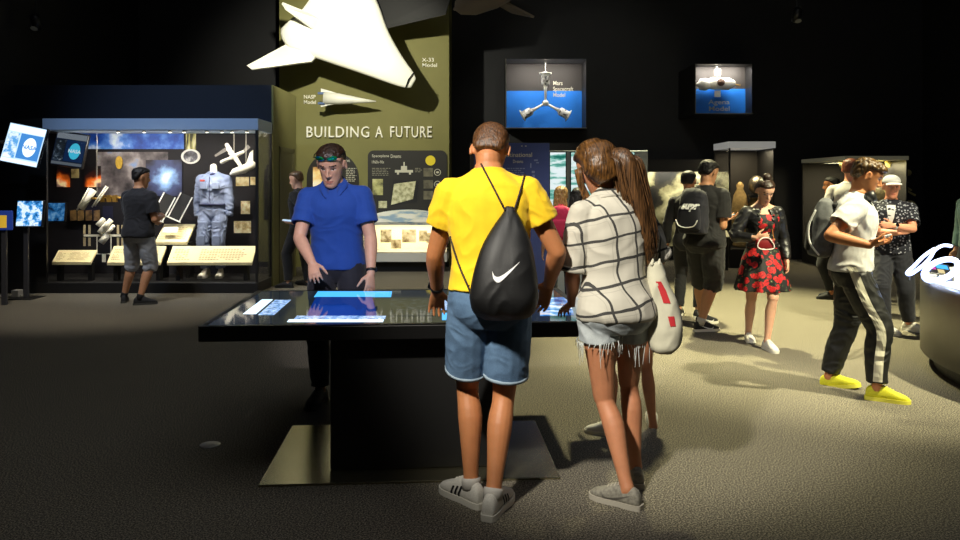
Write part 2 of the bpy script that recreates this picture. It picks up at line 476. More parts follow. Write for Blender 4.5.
    def bottom(s, name, m, length=.6, loose=.018, legl=.022, waist=1.0, amp=.004, seed=3., hemw=None, vox=.0065):
        """shorts or trousers: length 0..1 thigh, 1..2 shin"""
        bm = NB(); k = s.k; lf = k*s.bulk
        rings_mesh(bm, s.torso_rings(.80, waist, loose, 30))
        for sd, sg in (('L',-1),('R',1)):
            hip, Kn, A = s.leg[sd]; back = s.feet[sd].to_3x3() @ V((0,-1,0))
            if length <= 1:
                pts = [hip+V((0,0,.02)), hip.lerp(Kn, length*.5), hip.lerp(Kn, length)]
                rr = [.088*lf+loose, .080*lf+legl*.9, .068*lf+legl*1.3]
            else:
                f = length-1
                pts = [hip+V((0,0,.02)), hip.lerp(Kn,.5), hip.lerp(Kn,.94), Kn.lerp(A,.06)+back*.004, Kn.lerp(A,f*.45+.03)+back*.010, Kn.lerp(A,f)]
                rr = [.088*lf+loose, .074*lf+legl, .058*lf+legl, .056*lf+legl, .054*lf+legl*.9, (hemw or .045*lf+legl*.7)]
            pts2 = cr(pts, 3); rr2 = [r[0] for r in cr([(r,) for r in rr], 3)]
            tube(bm, pts2, rr2, 18, hollow=(.011,.03), caps='start')
        me = fuse(bm, vox, 3)
        if amp: wrinkle(me, amp, (10,10,13), seed)
        return obj(name, me, m, s.root, True)
    def shoes(s, upper, sole, stripe=None, kind='sneaker', tick=None, high=0., L=.285):
        k = s.k
        for sd, sg in (('L',-1),('R',1)):
            FM = s.feet[sd]; bm = NB(); q = k*(.94 if s.fem else 1.)
            tab = [(-.078,.050+high,.022),(-.070,.082+high,.031),(-.045,.104+high,.037),(-.005,.104+high,.040),(.035,.110+high*.5,.042),(.075,.094,.045),(.115,.075,.048),(.150,.062,.046),(.180,.050,.037),(.202,.034,.019)]
            R = []
            for y, zt, hw in cr(tab, 3):
                r = []
                for j in range(18):
                    a = 2*PI*j/18; x = hw*spow(math.cos(a), .75); zz = .014 + (zt-.014)*(.5+.5*spow(math.sin(a), .75))
                    x *= 1 - .30*max(0, (zz-.03)/.08) if zz > .03 else 1
                    r.append(FM @ V((x*q, y*q, zz*q)))
                R.append(r)
            rings_mesh(bm, R)
            me = fuse(bm, .005, 4); o = obj('shoe', me, upper, s.root, True)
            bm = NB()
            out = []
            for y, hw in cr([(-.086,.010),(-.080,.028),(-.04,.038),(.03,.039),(.09,.047),(.14,.050),(.18,.042),(.203,.024),(.210,.006)], 3): out.append((hw, y))
            ol = [(x*q, y*q) for x, y in out] + [(-x*q, y*q) for x, y in out[::-1]]
            fs = prism(bm, ol, .0, .026*q, FM)
            mk('sole', bm, sole, o, True).data.polygons.foreach_set('use_smooth', [False]*len(ol)+[False,False])
            # laces
            bm = NB()
            for j in range(4):
                y = .036 + j*.02; z = .113 - j*.0092 + high*.4
                tube(bm, [FM @ V((-.020*q,y*q,(z-.008)*q)), FM @ V((0,(y+.004)*q,z*q)), FM @ V((.020*q,y*q,(z-.008)*q))], .0035, 6)
            mk('laces', bm, sole, o, True)
            if stripe or tick:
                bv = bvh_of(me)
                for side in (-1, 1):
                    bm = NB(); d = FM.to_3x3() @ V((-side,0,0))
                    if stripe:
                        for j in range(3):
                            y0 = .030 + j*.026
                            A = [FM @ V((side*.06*q, (y0 + t*.022 - .016)*q, (.026+.052*(1-t)- j*.006)*q)) for t in (0,.25,.5,.75,1)]
                            B = [p + FM.to_3x3() @ V((0,.012*q,0)) for p in A]
                            strip_decal(bm, A, B, bv, d, .0025, 2)
                    else:
                        u, l = swoosh()
                        mp = lambda p: FM @ V((side*.06*q, (.115 - p[0]*.16)*q, (.030+p[1]*.085)*q))
                        strip_decal(bm, [mp(p) for p in u], [mp(p) for p in l], bv, d, .0025, 2)
                    mk('stripe' if stripe else 'tick_mark', bm, stripe or tick, o, False, recalc=False)
    def socks(s, m, h=.14):
        for sd in 'LR':
            hip, Kn, A = s.leg[sd]; bm = NB(); k = s.k; d = (Kn-A).normalized()
            tube(bm, [A - d*.02, A + d*(h*.5), A + d*h], [.042*k,.043*k,.043*k*s.bulk], 16, caps='flat')
            mk('sock', bm, m, s.root, True)
    def hair_cap(s, m, tab, tuft=.004, vox=.006, freq=(60,60,40), extra=None, name='hair'):
        bm = NB(); rings_mesh(bm, head_rings(tab, s.HM))
        if extra: extra(bm, s.HM)
        me = fuse(bm, vox, 2); wrinkle(me, tuft, freq, 1.7)
        return obj(name, me, m, s.root, True)
    def watch(s, sd, m, m2):
        S, E, Wr = s.arm[sd]; d = (Wr-E).normalized(); k = s.k
        bm = NB(); p = Wr - d*.028
        tube(bm, [p-d*.010, p, p+d*.010], [.032*k,.0335*k,.032*k], 20, caps='flat')
        w = mk('watch', bm, m, s.root, True)
        o = d.cross(V((0,0,1))).normalized(); out = (V((0,0,1))*.6 - o*(1 if sd == 'L' else -1)).normalized(); out = (out-d*out.dot(d)).normalized()
        bm = NB(); cyl(bm, p+out*.028*k, p+out*.040*k, .018, 18); mk('watch_face', bm, m2, w, False)

def lathe_ear(bm, M, sg):
    pts = []
    for j in range(9):
        a = rad(-70 + j*35*.9); pts.append(M @ V((sg*.008, -.016*math.cos(a)*.9 - .002, .030*math.sin(a))))
    tube(bm, pts, .0068, 8)
    R = [[M @ V((sg*x, r*.62*math.cos(2*PI*i/12)-.002, r*1.15*math.sin(2*PI*i/12))) for i in range(12)] for x, r in ((-.012,.018),(0,.022),(.006,.020),(.007,.010))]
    rings_mesh(bm, R)

def skin_lip(sk):
    n = sk.name + '_lip'
    if n in MATS: return MATS[n]
    c = sk['rgb']; return mat(n, (c[0]*.88, c[1]*.72, c[2]*.72), .45)

def skin_mat(name, rgb):
    m = mat(name, rgb, .55, vary=.06, vscale=25, bump=.08, bscale=300)
    b = m.node_tree.nodes['Principled BSDF']
    b.inputs['Subsurface Weight'].default_value = .12; b.inputs['Subsurface Radius'].default_value = (.012,.005,.003); b.inputs['Subsurface Scale'].default_value = .5
    m['rgb'] = list(rgb); return m

def ik(S, T, a, b, pole, stretch=False):
    d = T - S; L = d.length
    mx = (a+b)*.998
    if L > mx:
        if stretch: f = L/(a+b)*1.001; a *= f; b *= f
        else: T = S + d*(mx/L); d = T-S; L = mx
    u = d.normalized(); ca = max(-1, min(1, (a*a + L*L - b*b)/(2*a*L)))
    p = pole - u*pole.dot(u); p = p.normalized() if p.length > 1e-6 else V((0,0,1)).cross(u).normalized()
    return S + u*(a*ca) + p*(a*math.sqrt(max(0, 1-ca*ca))), T

SHORT = [(.085,.058,-.045,-.092),(.11,.072,-.025,-.103),(.145,.0785,.008,-.108),(.172,.0815,.040,-.110),(.195,.080,.084,-.107),(.215,.069,.082,-.096),(.232,.050,.060,-.068),(.245,.022,.015,-.03)]
BUZZ = [(.075,.054,-.055,-.090),(.10,.070,-.030,-.099),(.14,.0765,.0,-.104),(.172,.079,.035,-.105),(.195,.0765,.078,-.102),(.215,.066,.074,-.092),(.231,.048,.052,-.066),(.243,.022,.012,-.03)]
LONGCAP = [(.03,.060,-.052,-.100),(.07,.074,-.030,-.110),(.11,.083,-.008,-.114),(.15,.086,.022,-.114),(.178,.084,.055,-.113),(.20,.078,.078,-.106),(.22,.066,.070,-.092),(.236,.047,.048,-.066),(.247,.022,.010,-.03)]

def hair_mat(name, dark, light, scale=90, rough=.42, stretch=(1,1,.12)):
    if name in MATS: return MATS[name]
    t = NT(name); v = t.mapping(t.co(), sc=stretch)
    nz = t.noise(scale, 4, .6, v)
    t.link(t.ramp(nz.outputs[0], [(.35, lin(dark)), (.68, lin(light))]), t.b.inputs['Base Color'])
    t.b.inputs['Roughness'].default_value = rough; t.bump(nz.outputs[0], .6, .006)
    MATS[name] = t.m; return t.m
# ------------------------------------------------------------------ the hall
def carpet():
    t = NT('carpet'); v = t.co()
    n1 = t.noise(120, 3, .75, v); n2 = t.noise(1.3, 3, .5, v); n3 = t.noise(420, 1, .5, v)
    c = t.ramp(n1.outputs[0], [(.38, lin((38,36,33))), (.50, lin((92,87,77))), (.60, lin((166,158,138)))])
    c = t.mix(t.math('MULTIPLY', n2.outputs[0], .35), c, lin((84,80,72)))
    t.link(c, t.b.inputs['Base Color']); t.b.inputs['Roughness'].default_value = .95; t.b.inputs['Specular IOR Level'].default_value = .15
    t.bump(t.math('ADD', n1.outputs[0], n3.outputs[0]), .35, .004); return t.m
DARK = mat('dark_wall_paint', (30,30,32), .75, vary=.12, vscale=2); DARKER = mat('black_paint', (15,15,17), .75); CEIL = mat('black_ceiling', (7,7,8), .9)
OLIVE = mat('olive_wall_paint', (124,120,66), .7, vary=.05, vscale=3); CASE_BLACK = mat('case_black', (18,17,17), .5); CASE_BLUE = mat('case_blue_black', (12,16,30), .7)
CREAM = mat('cream_paint', (238,224,172), .6); WHITE = mat('white_paint', (228,228,222), .5); GLASS = glass_mat(); GLASS_D = glass_mat('case_glass', refl=.55)
STEEL = mat('brushed_steel', (150,148,138), .35, .9, vary=.06, vscale=40)

def wbox(name, lo, hi, m):
    bm = NB(); box(bm, lo, hi); return struct(name, bm, m)
XL, XR, YB, YF, ZC = -7.1, 9.2, 15.6, -3.2, 7.6
wbox('floor', (XL-.2, YF-.2, -.15), (XR+.2, YB+.2, 0), carpet())
wbox('ceiling', (XL-.2, YF-.2, ZC), (XR+.2, YB+.2, ZC+.15), CEIL)
wbox('wall_back', (XL-.2, YB, 0), (XR+.2, YB+.15, ZC), DARK)
wbox('wall_left', (XL-.2, YF, 0), (XL, YB, ZC), DARKER); wbox('wall_right', (XR, YF, 0), (XR+.2, YB, ZC), DARKER); wbox('wall_front', (XL-.2, YF-.2, 0), (XR+.2, YF, ZC), DARKER)
YO = 14.2
wbox('wall_olive', (-3.80, YO, 0), (-.587, YB, ZC), OLIVE)
XC0, XC1, YC = -6.22, -3.17, 10.7            # left case
Zl0, Zl1 = at(0,130,YC).z, at(0,118.5,YC).z
ztop = at(0,85,11.42).z
# solid block behind and above the case, its right side painted olive
bm = NB(); box(bm, (XL, 11.42, Zl1), (XC1-.004, 12.85, ztop)); box(bm, (XL, 11.85, 0), (XC1-.004, 12.85, Zl1)); struct('wall_display', bm, CASE_BLUE)
wbox('wall_display_side', (XC1-.004, 11.42, 0), (XC1+.02, 12.85, ztop), OLIVE)
o = wbox('baseboard_olive', (-3.0, YO-.02, 0), (-.587, YO, .10), CASE_BLACK)
bm = NB(); box(bm, (XC1+.021, 11.75, 0), (XC1+.032, 11.82, 2.15)); box(bm, (XC1+.021, 12.62, 0), (XC1+.032, 12.69, 2.15)); box(bm, (XC1+.021, 11.75, 2.08), (XC1+.032, 12.69, 2.15)); box(bm, (XC1+.021, 11.82, .01), (XC1+.026, 12.62, 2.08))
d1 = struct('door_1', bm, mat('door_olive', (96,92,58), .6))
bm = NB(); tube(bm, [(XC1+.03,12.52,1.02),(XC1+.085,12.52,1.02),(XC1+.085,12.40,1.02)], .010, 10); h_ = mk('handle', bm, STEEL, d1, True); h_['kind'] = 'structure'

# ---- wall lettering
def fit(s, w, h, M, m, name, parent=None, bold=0., extrude=0., **kw):
    me = text_mesh(s, 1., bold, extrude, **kw); co = get_co(me); mn, mx = co.min(0), co.max(0)
    sc = np.array([w/(mx[0]-mn[0]), h/(mx[1]-mn[1]), 1.]); co = (co - np.array([mn[0], mn[1], 0])) * sc; set_co(me, co); me.transform(M); me.materials.clear()
    return obj(name, me, m, parent)
a = at(307,137.5,YO); b = at(432,126.5,YO)
sign = thing('sign_lettering', '-', 'lettering', ((a.x+b.x)/2, YO-.022, a.z))
for word, x0, x1 in (('BUILDING',307,369.5),('A',375.5,383),('FUTURE',390.5,432)):
    w0 = at(x0,0,YO).x; fit(word, at(x1,0,YO).x-w0, b.z-a.z, wallM(w0-sign.location.x, 0, 0), mat('letter_cream', (252,248,228), .5), 'word', sign, bold=.002, extrude=.02, spacing=1.12)
tag(sign, 'raised cream capital letters spelling BUILDING A FUTURE on the olive wall', 'lettering')
for s, px, py, w, h, lab in (('X-33\nModel',422,67,15,9,'small white X-33 Model caption on olive wall right of the big spaceplane'), ('NASP\nModel',304,104,12,9,'small white NASP Model caption left of the small arrow shaped model')):
    a = at(px, py, YO); o = fit(s, w*YO/F, h*YO/F, wallM(a.x, YO-.005, a.z), MATS['letter_cream'], 'caption', bold=.006, extrude=.002); tag(o, lab, 'lettering')

# ---- big spaceplane model hung before the wall
def spaceplane():
    Y0 = 13.35; nose = at(413,83,Y0); q = Y0/F
    ax = V((-122, 0, 118)).normalized(); pr = V((ax.z, 0, -ax.x)) # across: towards upper right in the picture
    pr = V((118, 0, 122)).normalized(); up = V((0,-1,0))
    t = thing('spaceplane_model', 'large white wedge shaped spaceplane model hung nose down on olive wall', 'model', nose)
    W_ = mat('model_white', (240,238,222), .45); R = []
    P = lambda px, py, Y=Y0: at(px, py, Y) - nose
    for lx, ly, rx, ry, th in cr([(411,87.5,416,79,.03),(404,87.5,413,72,.07),(390,83.5,406,62,.11),(360,73,396,46,.16),(325,61.5,387,28,.21),(302,53,380,8,.24),(285,44,371,-12,.25),(281,30,362,-28,.24),(292,24,352,-42,.22),(312,1,345,-52,.20),(330,-20,340,-56,.10)], 3):
        l, r_ = P(lx,ly), P(rx,ry); m_ = (l+r_)/2; h = (r_-l)/2; ring = []
        for j in range(32):
            a = 2*PI*j/32; x = spow(math.cos(a), .6); z = spow(math.sin(a), .75) * (1 if math.sin(a) > 0 else .75)
            ring.append(m_ + h*x + up*(z*th*.6))
        R.append(ring)
    bm = NB(); rings_mesh(bm, R); mk('fuselage', bm, W_, t, True)
    def fin(name, pts, th, m, nrm):
        n = V(nrm).normalized()*th; bm = NB(); a = [bm.verts.new(V(p)+n) for p in pts]; b = [bm.verts.new(V(p)-n) for p in pts]; k = len(pts)
        bm.faces.new(a); bm.faces.new(b[::-1])
        for i in range(k): bm.faces.new((a[i], a[(i+1)%k], b[(i+1)%k], b[i]))
        return mk(name, bm, m, t)
    fin('wing', [P(247,66,12.75), P(252,70,12.75), P(312,62,13.3), P(322,50,13.4), P(288,44,13.4)], .025, W_, (.1,-1,.25))
    fin('tail_fin', [P(282,3,12.7), P(286,9,12.7), P(316,31,13.25), P(325,22,13.3), P(310,14,13.2)], .02, W_, (.5,-.6,.6))
    fin('wing', [P(377,2,13.45), P(382,28,13.4), P(446,13,13.0), P(452,-6,12.95), P(400,-20,13.3)], .03, mat('model_dark', (13,12,10), .7), (.2,-.3,1))  # black underside; the wing's shade is put into this dark colour too
    bm = NB()
    for px, py in ((370,50),(335,15)):
        bm = NB(); cyl(bm, P(px,py)+V((0,.08,0)), P(px,py)+V((0,YO-Y0-.001,0)), .03, 10); mk('wall_bracket', bm, CASE_BLACK, t, True)
    bm = NB(); tube(bm, [P(406,88)+up*.04, P(409,80)+up*.07, P(414,73)+up*.03], .012, 8); mk('nose_seam', bm, MATS['model_dark'], t, True)
spaceplane()
def dart():
    Y0 = 13.85; nose = at(376,101.5,Y0); t = thing('dart_plane_model', 'small slender white arrow shaped aircraft model on olive wall above the lettering', 'model', nose)
    P = lambda px, py, Y=Y0: at(px, py, Y) - nose; W_ = MATS['model_white']
    bm = NB(); tube(bm, [P(376,101.5), P(360,100.5), P(340,99), P(324,98)], [(.01,.01),(.05,.05),(.10,.08),(.12,.09)], 16, caps='flat'); mk('fuselage', bm, W_, t, True)
    for pts in ([P(352,98), P(330,91), P(321,88.5), P(321,93), P(326,96)], [P(352,102), P(330,105), P(321,107), P(321,103), P(326,100)]):
        bm = NB(); a = [bm.verts.new(p + V((0,-.012,0))) for p in pts]; b = [bm.verts.new(p + V((0,.012,0))) for p in pts]; bm.faces.new(a); bm.faces.new(b[::-1])
        for i in range(5): bm.faces.new((a[i], a[(i+1)%5], b[(i+1)%5], b[i]))
        mk('wing', bm, W_, t)
    for py in (93.5, 103.5):
        bm = NB(); box(bm, P(320,py)+V((-.03,-.05,-.02)), P(325,py)+V((.0,.0,.02))); mk('tail_fin', bm, mat('fin_blue', (70,96,140), .5), t)
    bm = NB(); cyl(bm, P(335,99), P(335,99)+V((0,YO-Y0-.005,0)), .02, 8); mk('wall_bracket', bm, CASE_BLACK, t, True)
dart()
def top_model():
    Y0 = 12.6; c = at(462,2,Y0); t = thing('hanging_aircraft_model', 'dark aircraft model hanging near the ceiling right of the olive wall', 'model', c)
    P = lambda px, py, Y=Y0: at(px, py, Y) - c; g = mat('model_grey', (120,108,96), .6)
    bm = NB(); tube(bm, [P(455,9), P(458,8), P(470,2), P(490,-8), P(520,-24), P(560,-44)], [.03,.12,.24,.30,.28,.10], 16); mk('fuselage', bm, g, t, True)
    bm = NB(); prism(bm, [(0,0),(.9,.5),(.5,.75),(-.1,.3)], -.02, .02, Matrix.Translation(P(486,-8)) @ Matrix.Rotation(rad(20),4,'Y')); mk('wing', bm, g, t)
    bm = NB(); cyl(bm, P(500,-14), P(500,-14)+V((0,0,ZC-at(500,-14,Y0).z)), .006, 6); mk('cable', bm, CASE_BLACK, t)
top_model()

# ---- flat graphics
def graphic(name, px0, py0, px1, py1, Y, m, parent, dy=.006):
    a = at(px0, py1, Y); b = at(px1, py0, Y); bm = NB(); box(bm, (a.x, Y-dy, a.z), (b.x, Y, b.z))
    if parent is not None: bmesh.ops.translate(bm, verts=bm.verts, vec=-V(parent.location))
    return mk(name, bm, m, parent)
def lines(name, px0, px1, py0, n, step, Y, m, parent, th=.8, seed=1, ragged=.25):
    """rows of small print, each a row of word-long bars"""
    r = random.Random(seed); bm = NB(); q = Y/F
    for i in range(n):
        x = px0; end = px1 - (px1-px0)*r.uniform(0, ragged)
        while x < end:
            w = r.uniform(1.2, 3.6); x2 = min(end, x+w); y = py0 + i*step; poly(bm, [at(x,y+th,Y), at(x2,y+th,Y), at(x2,y,Y), at(x,y,Y)]); x = x2 + .8
    if parent is not None: bmesh.ops.translate(bm, verts=bm.verts, vec=-V(parent.location))
    return mk(name, bm, m, parent, recalc=False)
def photo(name, stops, scale=6., detail=4, emit=0., seed=0., stretch=(1,1,1), vor=False):
    if name in MATS: return MATS[name]
    t = NT(name); v = t.mapping(t.co(), loc=(seed,seed*.7,seed*.3), sc=stretch)
    f = t.noise(scale, detail, .55, v).outputs[0]
    if vor:
        w = t.n('ShaderNodeTexVoronoi'); w.inputs['Scale'].default_value = scale*.8; t.link(v, w.inputs['Vector']); f = t.math('MULTIPLY_ADD', w.outputs['Distance'], .5, t.math('MULTIPLY', f, .6))
    c = t.ramp(f, [(p, lin(x)) for p, x in stops]); t.link(c, t.b.inputs['Base Color']); t.b.inputs['Roughness'].default_value = .5
    if emit: t.link(c, t.b.inputs['Emission Color']); t.b.inputs['Emission Strength'].default_value = emit
    MATS[name] = t.m; return t.m
PRINT_W = mat('print_cream', (206,202,180), .6); PANEL = mat('panel_dark', (34,32,26), .6)
def rounded(px0, py0, px1, py1, r, Y, n=6):
    pts = []
    for cx, cy, a0 in ((px1-r,py0+r,0),(px0+r,py0+r,90),(px0+r,py1-r,180),(px1-r,py1-r,270)):
        for j in range(n+1):
            a = rad(a0 + 90*j/n); p = at(cx+r*math.cos(a), cy-r*math.sin(a), Y); pts.append((p.x, p.z))
    return pts
def disc(name, px, py, rpx, Y, m, parent, th=.01, ring=None, sy=1.):
    c = at(px, py, Y); R = rpx*Y/F; bm = NB(); M = Matrix.Translation(c - (V(parent.location) if parent is not None else V())) @ Matrix.Rotation(PI/2,4,'X')
    if ring:
        n = 32; r2 = R-ring; lo = [[V((q*math.cos(2*PI*j/n), q*sy*math.sin(2*PI*j/n), z)) for j in range(n)] for q, z in ((r2,0),(R,0),(R,th),(r2,th))]
        RR = [[bm.verts.new(M @ p) for p in l] for l in lo]
        for a, b in zip(RR, RR[1:]+RR[:1]):
            for j in range(n): bm.faces.new((a[j], a[(j+1)%n], b[(j+1)%n], b[j]))
    else: prism(bm, [(R*math.cos(2*PI*j/32), R*sy*math.sin(2*PI*j/32)) for j in range(32)], 0, th, M)
    return mk(name, bm, m, parent)
ZM = lambda: Matrix.Rotation(PI/2,4,'X')
# spaceplane dreams panel
Yp = YO - .03; c = at(407,238,YO)
t = thing('exhibit_panel', 'dark rounded text panel with yellow dot headed Spaceplane Dreams on olive wall', 'panel', (c.x, YO, 0))
bm = NB(); prism(bm, rounded(368,150.5,447,262,6,YO), 0, .03, Matrix.Translation((-c.x, 0, 0)) @ ZM()); mk('board', bm, PANEL, t)
def loc_text(s, px, py, w, h, Y, m, parent, name='heading_text', bold=.004):
    a = at(px, py, Y); l = V(parent.location); ws = s.split(); tot = len(s); x = 0
    for wd in ws:
        fit(wd, w*Y/F*len(wd)/tot, h*Y/F, wallM(a.x-l.x + w*Y/F*x/tot, Y-.003-l.y, a.z-l.z), m, name, parent, bold=bold); x += len(wd)+1
loc_text('Spaceplane Dreams', 372, 158, 29, 3.6, Yp, PRINT_W, t)
loc_text('1960s-90s', 372, 163.5, 12, 3, Yp, PRINT_W, t, 'subheading')
lines('text', 372, 391, 168, 5, 1.7, Yp-.004, mat('print_dim', (140,136,116), .7), t, .7); lines('text', 415, 422, 168, 3, 1.7, Yp-.004, MATS['print_dim'], t, .7, 2)
disc('yellow_disc', 430.5, 160.5, 5, Yp-.002, mat('yellow_print', (238,214,40), .5), t, .004)
for i, y in enumerate((168,180,191)):
    graphic('picture', 423.5, y, 433, y+8.5, Yp, photo('grey_photo', [(.3,(70,66,52)),(.7,(130,124,100))], 8, seed=i), t, .005)
    disc('icon_ring', 437.5, y+4.3, 3.4, Yp-.002, PRINT_W, t, .004, ring=.012); disc('icon', 437.5, y+4.3, 1.6, Yp-.002, PRINT_W, t, .004, sy=.6)
bm = NB(); prism(bm, [(p.x-c.x, p.z) for p in (at(390,206,Yp), at(417,202,Yp), at(419,181,Yp), at(393,180,Yp))], 0, .004, Matrix.Translation((0,Yp-YO,0)) @ ZM()); mk('chart_backing', bm, CASE_BLACK, t)
bm = NB(); prism(bm, [(p.x-c.x, p.z) for p in (at(391,205,Yp), at(413,199,Yp), at(416,181,Yp), at(394,184,Yp))], .004, .008, Matrix.Translation((0,Yp-YO,0)) @ ZM()); mk('chart', bm, photo('chart_paper', [(.35,(150,146,104)),(.55,(206,202,160)),(.7,(226,222,190))], 14, seed=3), t)
bm = NB()
for (x0,y0,x1,y1) in ((395,170,413,172.5),(401,166,407,170),(403.5,162,404.7,166),(397,172.5,399,174.5),(409,172.5,411,174.5)): a_ = at(x0,y1,Yp); b_ = at(x1,y0,Yp); box(bm, (a_.x-c.x, Yp-YO-.005, a_.z), (b_.x-c.x, Yp-YO, b_.z))
mk('aircraft_drawing', bm, PRINT_W, t)
graphic('picture', 372.5, 179, 383, 195, Yp, photo('photo_yellow', [(.35,(60,58,40)),(.5,(190,186,120)),(.7,(232,228,170))], 4, seed=5), t, .005); graphic('picture', 378.5, 201, 387, 208, Yp, MATS['chart_paper'], t, .005)
# round panel behind the blue polo man
c = at(333,186,YO); t = thing('exhibit_panel', 'dark arched picture panel on olive wall behind the man in blue', 'panel', (c.x, YO, 0))
pts = [(at(333,178,YO).x - c.x + 26*YO/F*math.cos(a), at(333,178,YO).z + 26*YO/F*math.sin(a)) for a in [rad(x) for x in range(0,181,10)]]; pts += [(pts[-1][0], .9), (pts[0][0], .9)]
bm = NB(); prism(bm, pts, 0, .03, ZM()); mk('board', bm, PANEL, t)
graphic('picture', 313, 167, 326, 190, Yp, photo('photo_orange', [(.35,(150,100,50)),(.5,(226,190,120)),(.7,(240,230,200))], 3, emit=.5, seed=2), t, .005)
lines('text', 346, 357, 168, 8, 1.8, Yp-.004, MATS['print_cream'], t, .8, 4); loc_text('Flight', 338, 163, 12, 4, Yp, PRINT_W, t)

# ---- lit vitrine with arched lid
def vitrine():
    Y0 = 13.3; Y1 = 14.1; x0, x1 = at(361,0,Y0).x, at(447,0,Y0).x; cx = (x0+x1)/2; w = (x1-x0)/2
    t = thing('glass_vitrine', 'bright white lit vitrine with arched top under the Spaceplane Dreams panel', 'display case', (cx, (Y0+Y1)/2, 0)); d = (Y1-Y0)/2
    z = lambda py: at(0,py,Y0).z
    bm = NB(); box(bm, (-w+.06,-d+.10,0), (w-.06,d,z(262))); mk('plinth', bm, CASE_BLACK, t)
    bm = NB(); box(bm, (-w,-d,z(262)), (w,d,z(253)), bev=.006); mk('base', bm, mat('vitrine_white', (214,212,204), .5), t)
    bm = NB(); box(bm, (-w+.02,d-.05,z(253)), (w-.02,d-.02,z(222))); mk('light_panel', bm, mat('light_panel', (255,240,200), .6, emit=.55), t)
    bm = NB(); box(bm, (-w+.02,-d+.02,z(253)+.001), (w-.02,d-.06,z(253)+.012)); mk('deck', bm, mat('deck_white', (240,232,206), .5), t)
    bm = NB(); box(bm, (-w,-d,z(253)), (w,-d+.012,z(222))); mk('glass_pane', bm, GLASS, t)
    for sg in (-1,1):
        bm = NB(); box(bm, (sg*w-.006,-d+.012,z(253)), (sg*w+.006,d,z(222))); mk('glass_pane', bm, GLASS, t)
    n = 24; pts = [(-w, z(222))] + [(w*math.cos(a), z(222) + (z(211)-z(222))*math.sin(a)) for a in [PI-PI*j/n for j in range(n+1)]] + [(w, z(222))]
    pts = [(-w, z(225)), (w, z(225))] + [(w*math.cos(PI*j/n), z(222) + (z(211)-z(222))*math.sin(PI*j/n)) for j in range(n+1)]
    bm = NB(); prism(bm, pts, -d, d, ZM()); o = mk('arched_lid', bm, photo('lid_print', [(.38,(150,176,190)),(.5,(226,226,206)),(.62,(244,240,220))], 3.2, emit=.22, stretch=(1,1,4)), t)
    for i, (px, py, ww, hh) in enumerate(((386,236,11,13),(409,236,14,13),(423,236,8,11),(396,244,10,9),(431,238,9,10))):
        a = at(px-ww/2, py+hh/2, 13.75); b = at(px+ww/2, py-hh/2, 13.75); l = V(t.location); bm = NB(); box(bm, V((a.x,13.75,a.z))-l, V((b.x,13.765,b.z))-l); mk('document', bm, photo('document_print', [(.35,(120,96,60)),(.5,(214,196,150)),(.7,(240,232,206))], 9, seed=3), t)
    l = bpy.data.lights.new('vitrine_lamp', 'AREA'); l.energy = 7; l.size = 1.2; l.shape = 'RECTANGLE'; l.size_y = .5; l.color = (1,.94,.8); lo = link(bpy.data.objects.new('vitrine_lamp', l)); lo.location = (cx, Y0+.4, z(226)-.01)
vitrine()

# ------------------------------------------------------------------ left display case
CY = 11.83
case = thing('display_case', 'long walk-up glass display case with blue lit fascia at the left', 'display case', ((XC0+XC1)/2, (YC+11.42)/2, 0))
lc = V(case.location)
def cbox(name, lo, hi, m, bev=0.):
    bm = NB(); box(bm, V(lo)-lc, V(hi)-lc, bev=bev); return mk(name, bm, m, case)
cbox('base', (XL+.02, YC, 0), (XC1, 11.41, .15), CASE_BLACK, .008); cbox('floor_panel', (XL+.02, 11.41, .02), (XC1-.03, 11.82, .15), CASE_BLACK)
cbox('fascia', (XC0-.02, YC-.01, Zl0), (XC1+.01, 11.41, Zl1), mat('fascia_blue_grey', (176,196,222), .5), .006)
cbox('corner_post', (XC1-.035, YC, .15), (XC1, YC+.04, Zl0), CASE_BLACK); cbox('corner_post', (XC1-.035, 11.40, .15), (XC1, 11.44, Zl0), CASE_BLACK); cbox('end_panel', (XL+.02, YC, .15), (XC0+.03, YC+.05, Zl1), CASE_BLACK); cbox('ceiling_panel', (XL+.02, YC+.06, Zl0), (XC0-.03, 11.41, Zl0+.04), CASE_BLACK)
cbox('glass_pane', (XC0, YC+.012, .15), (XC1-.036, YC+.022, Zl0), GLASS_D); cbox('glass_pane', (XC1-.02, YC+.04, .15), (XC1-.012, 11.40, Zl0), GLASS_D)
cbox('back_panel', (XL+.02, CY-.01, .15), (XC1-.03, 11.84, Zl0), mat('case_back', (24,21,27), .7))
def spotl(px, py=132, Y=YC+.12):
    p = at(px, py, Y); bm = NB(); z = Zl0
    cyl(bm, V((p.x, Y, z))-lc, V((p.x, Y, z-.025))-lc, .022, 14); s_ = mk('puck_lamp', bm, STEEL, case, True)
    bm = NB(); cyl(bm, V((p.x, Y, z-.0255))-lc, V((p.x, Y, z-.028))-lc, .017, 14); mk('lens', bm, mat('lamp_lens', (255,244,220), .4, emit=12), s_)
for px in (118,144,170,184,207,222,232,247): spotl(px)
def gph(name, x0, y0, x1, y1, m, label=None, cat='picture', Y=CY-.012, dy=.008, group=None):
    """picture on the case's back panel"""
    a = at(x0,y1,Y); b = at(x1,y0,Y); bm = NB(); box(bm, (a.x,Y-dy,a.z), (b.x,Y,b.z)); o = mk(name, bm, m); tag(o, label, cat, group); return o
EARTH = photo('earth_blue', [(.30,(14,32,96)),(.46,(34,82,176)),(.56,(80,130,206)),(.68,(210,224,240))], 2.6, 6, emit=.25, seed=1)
gph('graphic_panel', 66, 131, 184, 149, EARTH, 'wide blue Earth from orbit picture along the top of the left case')
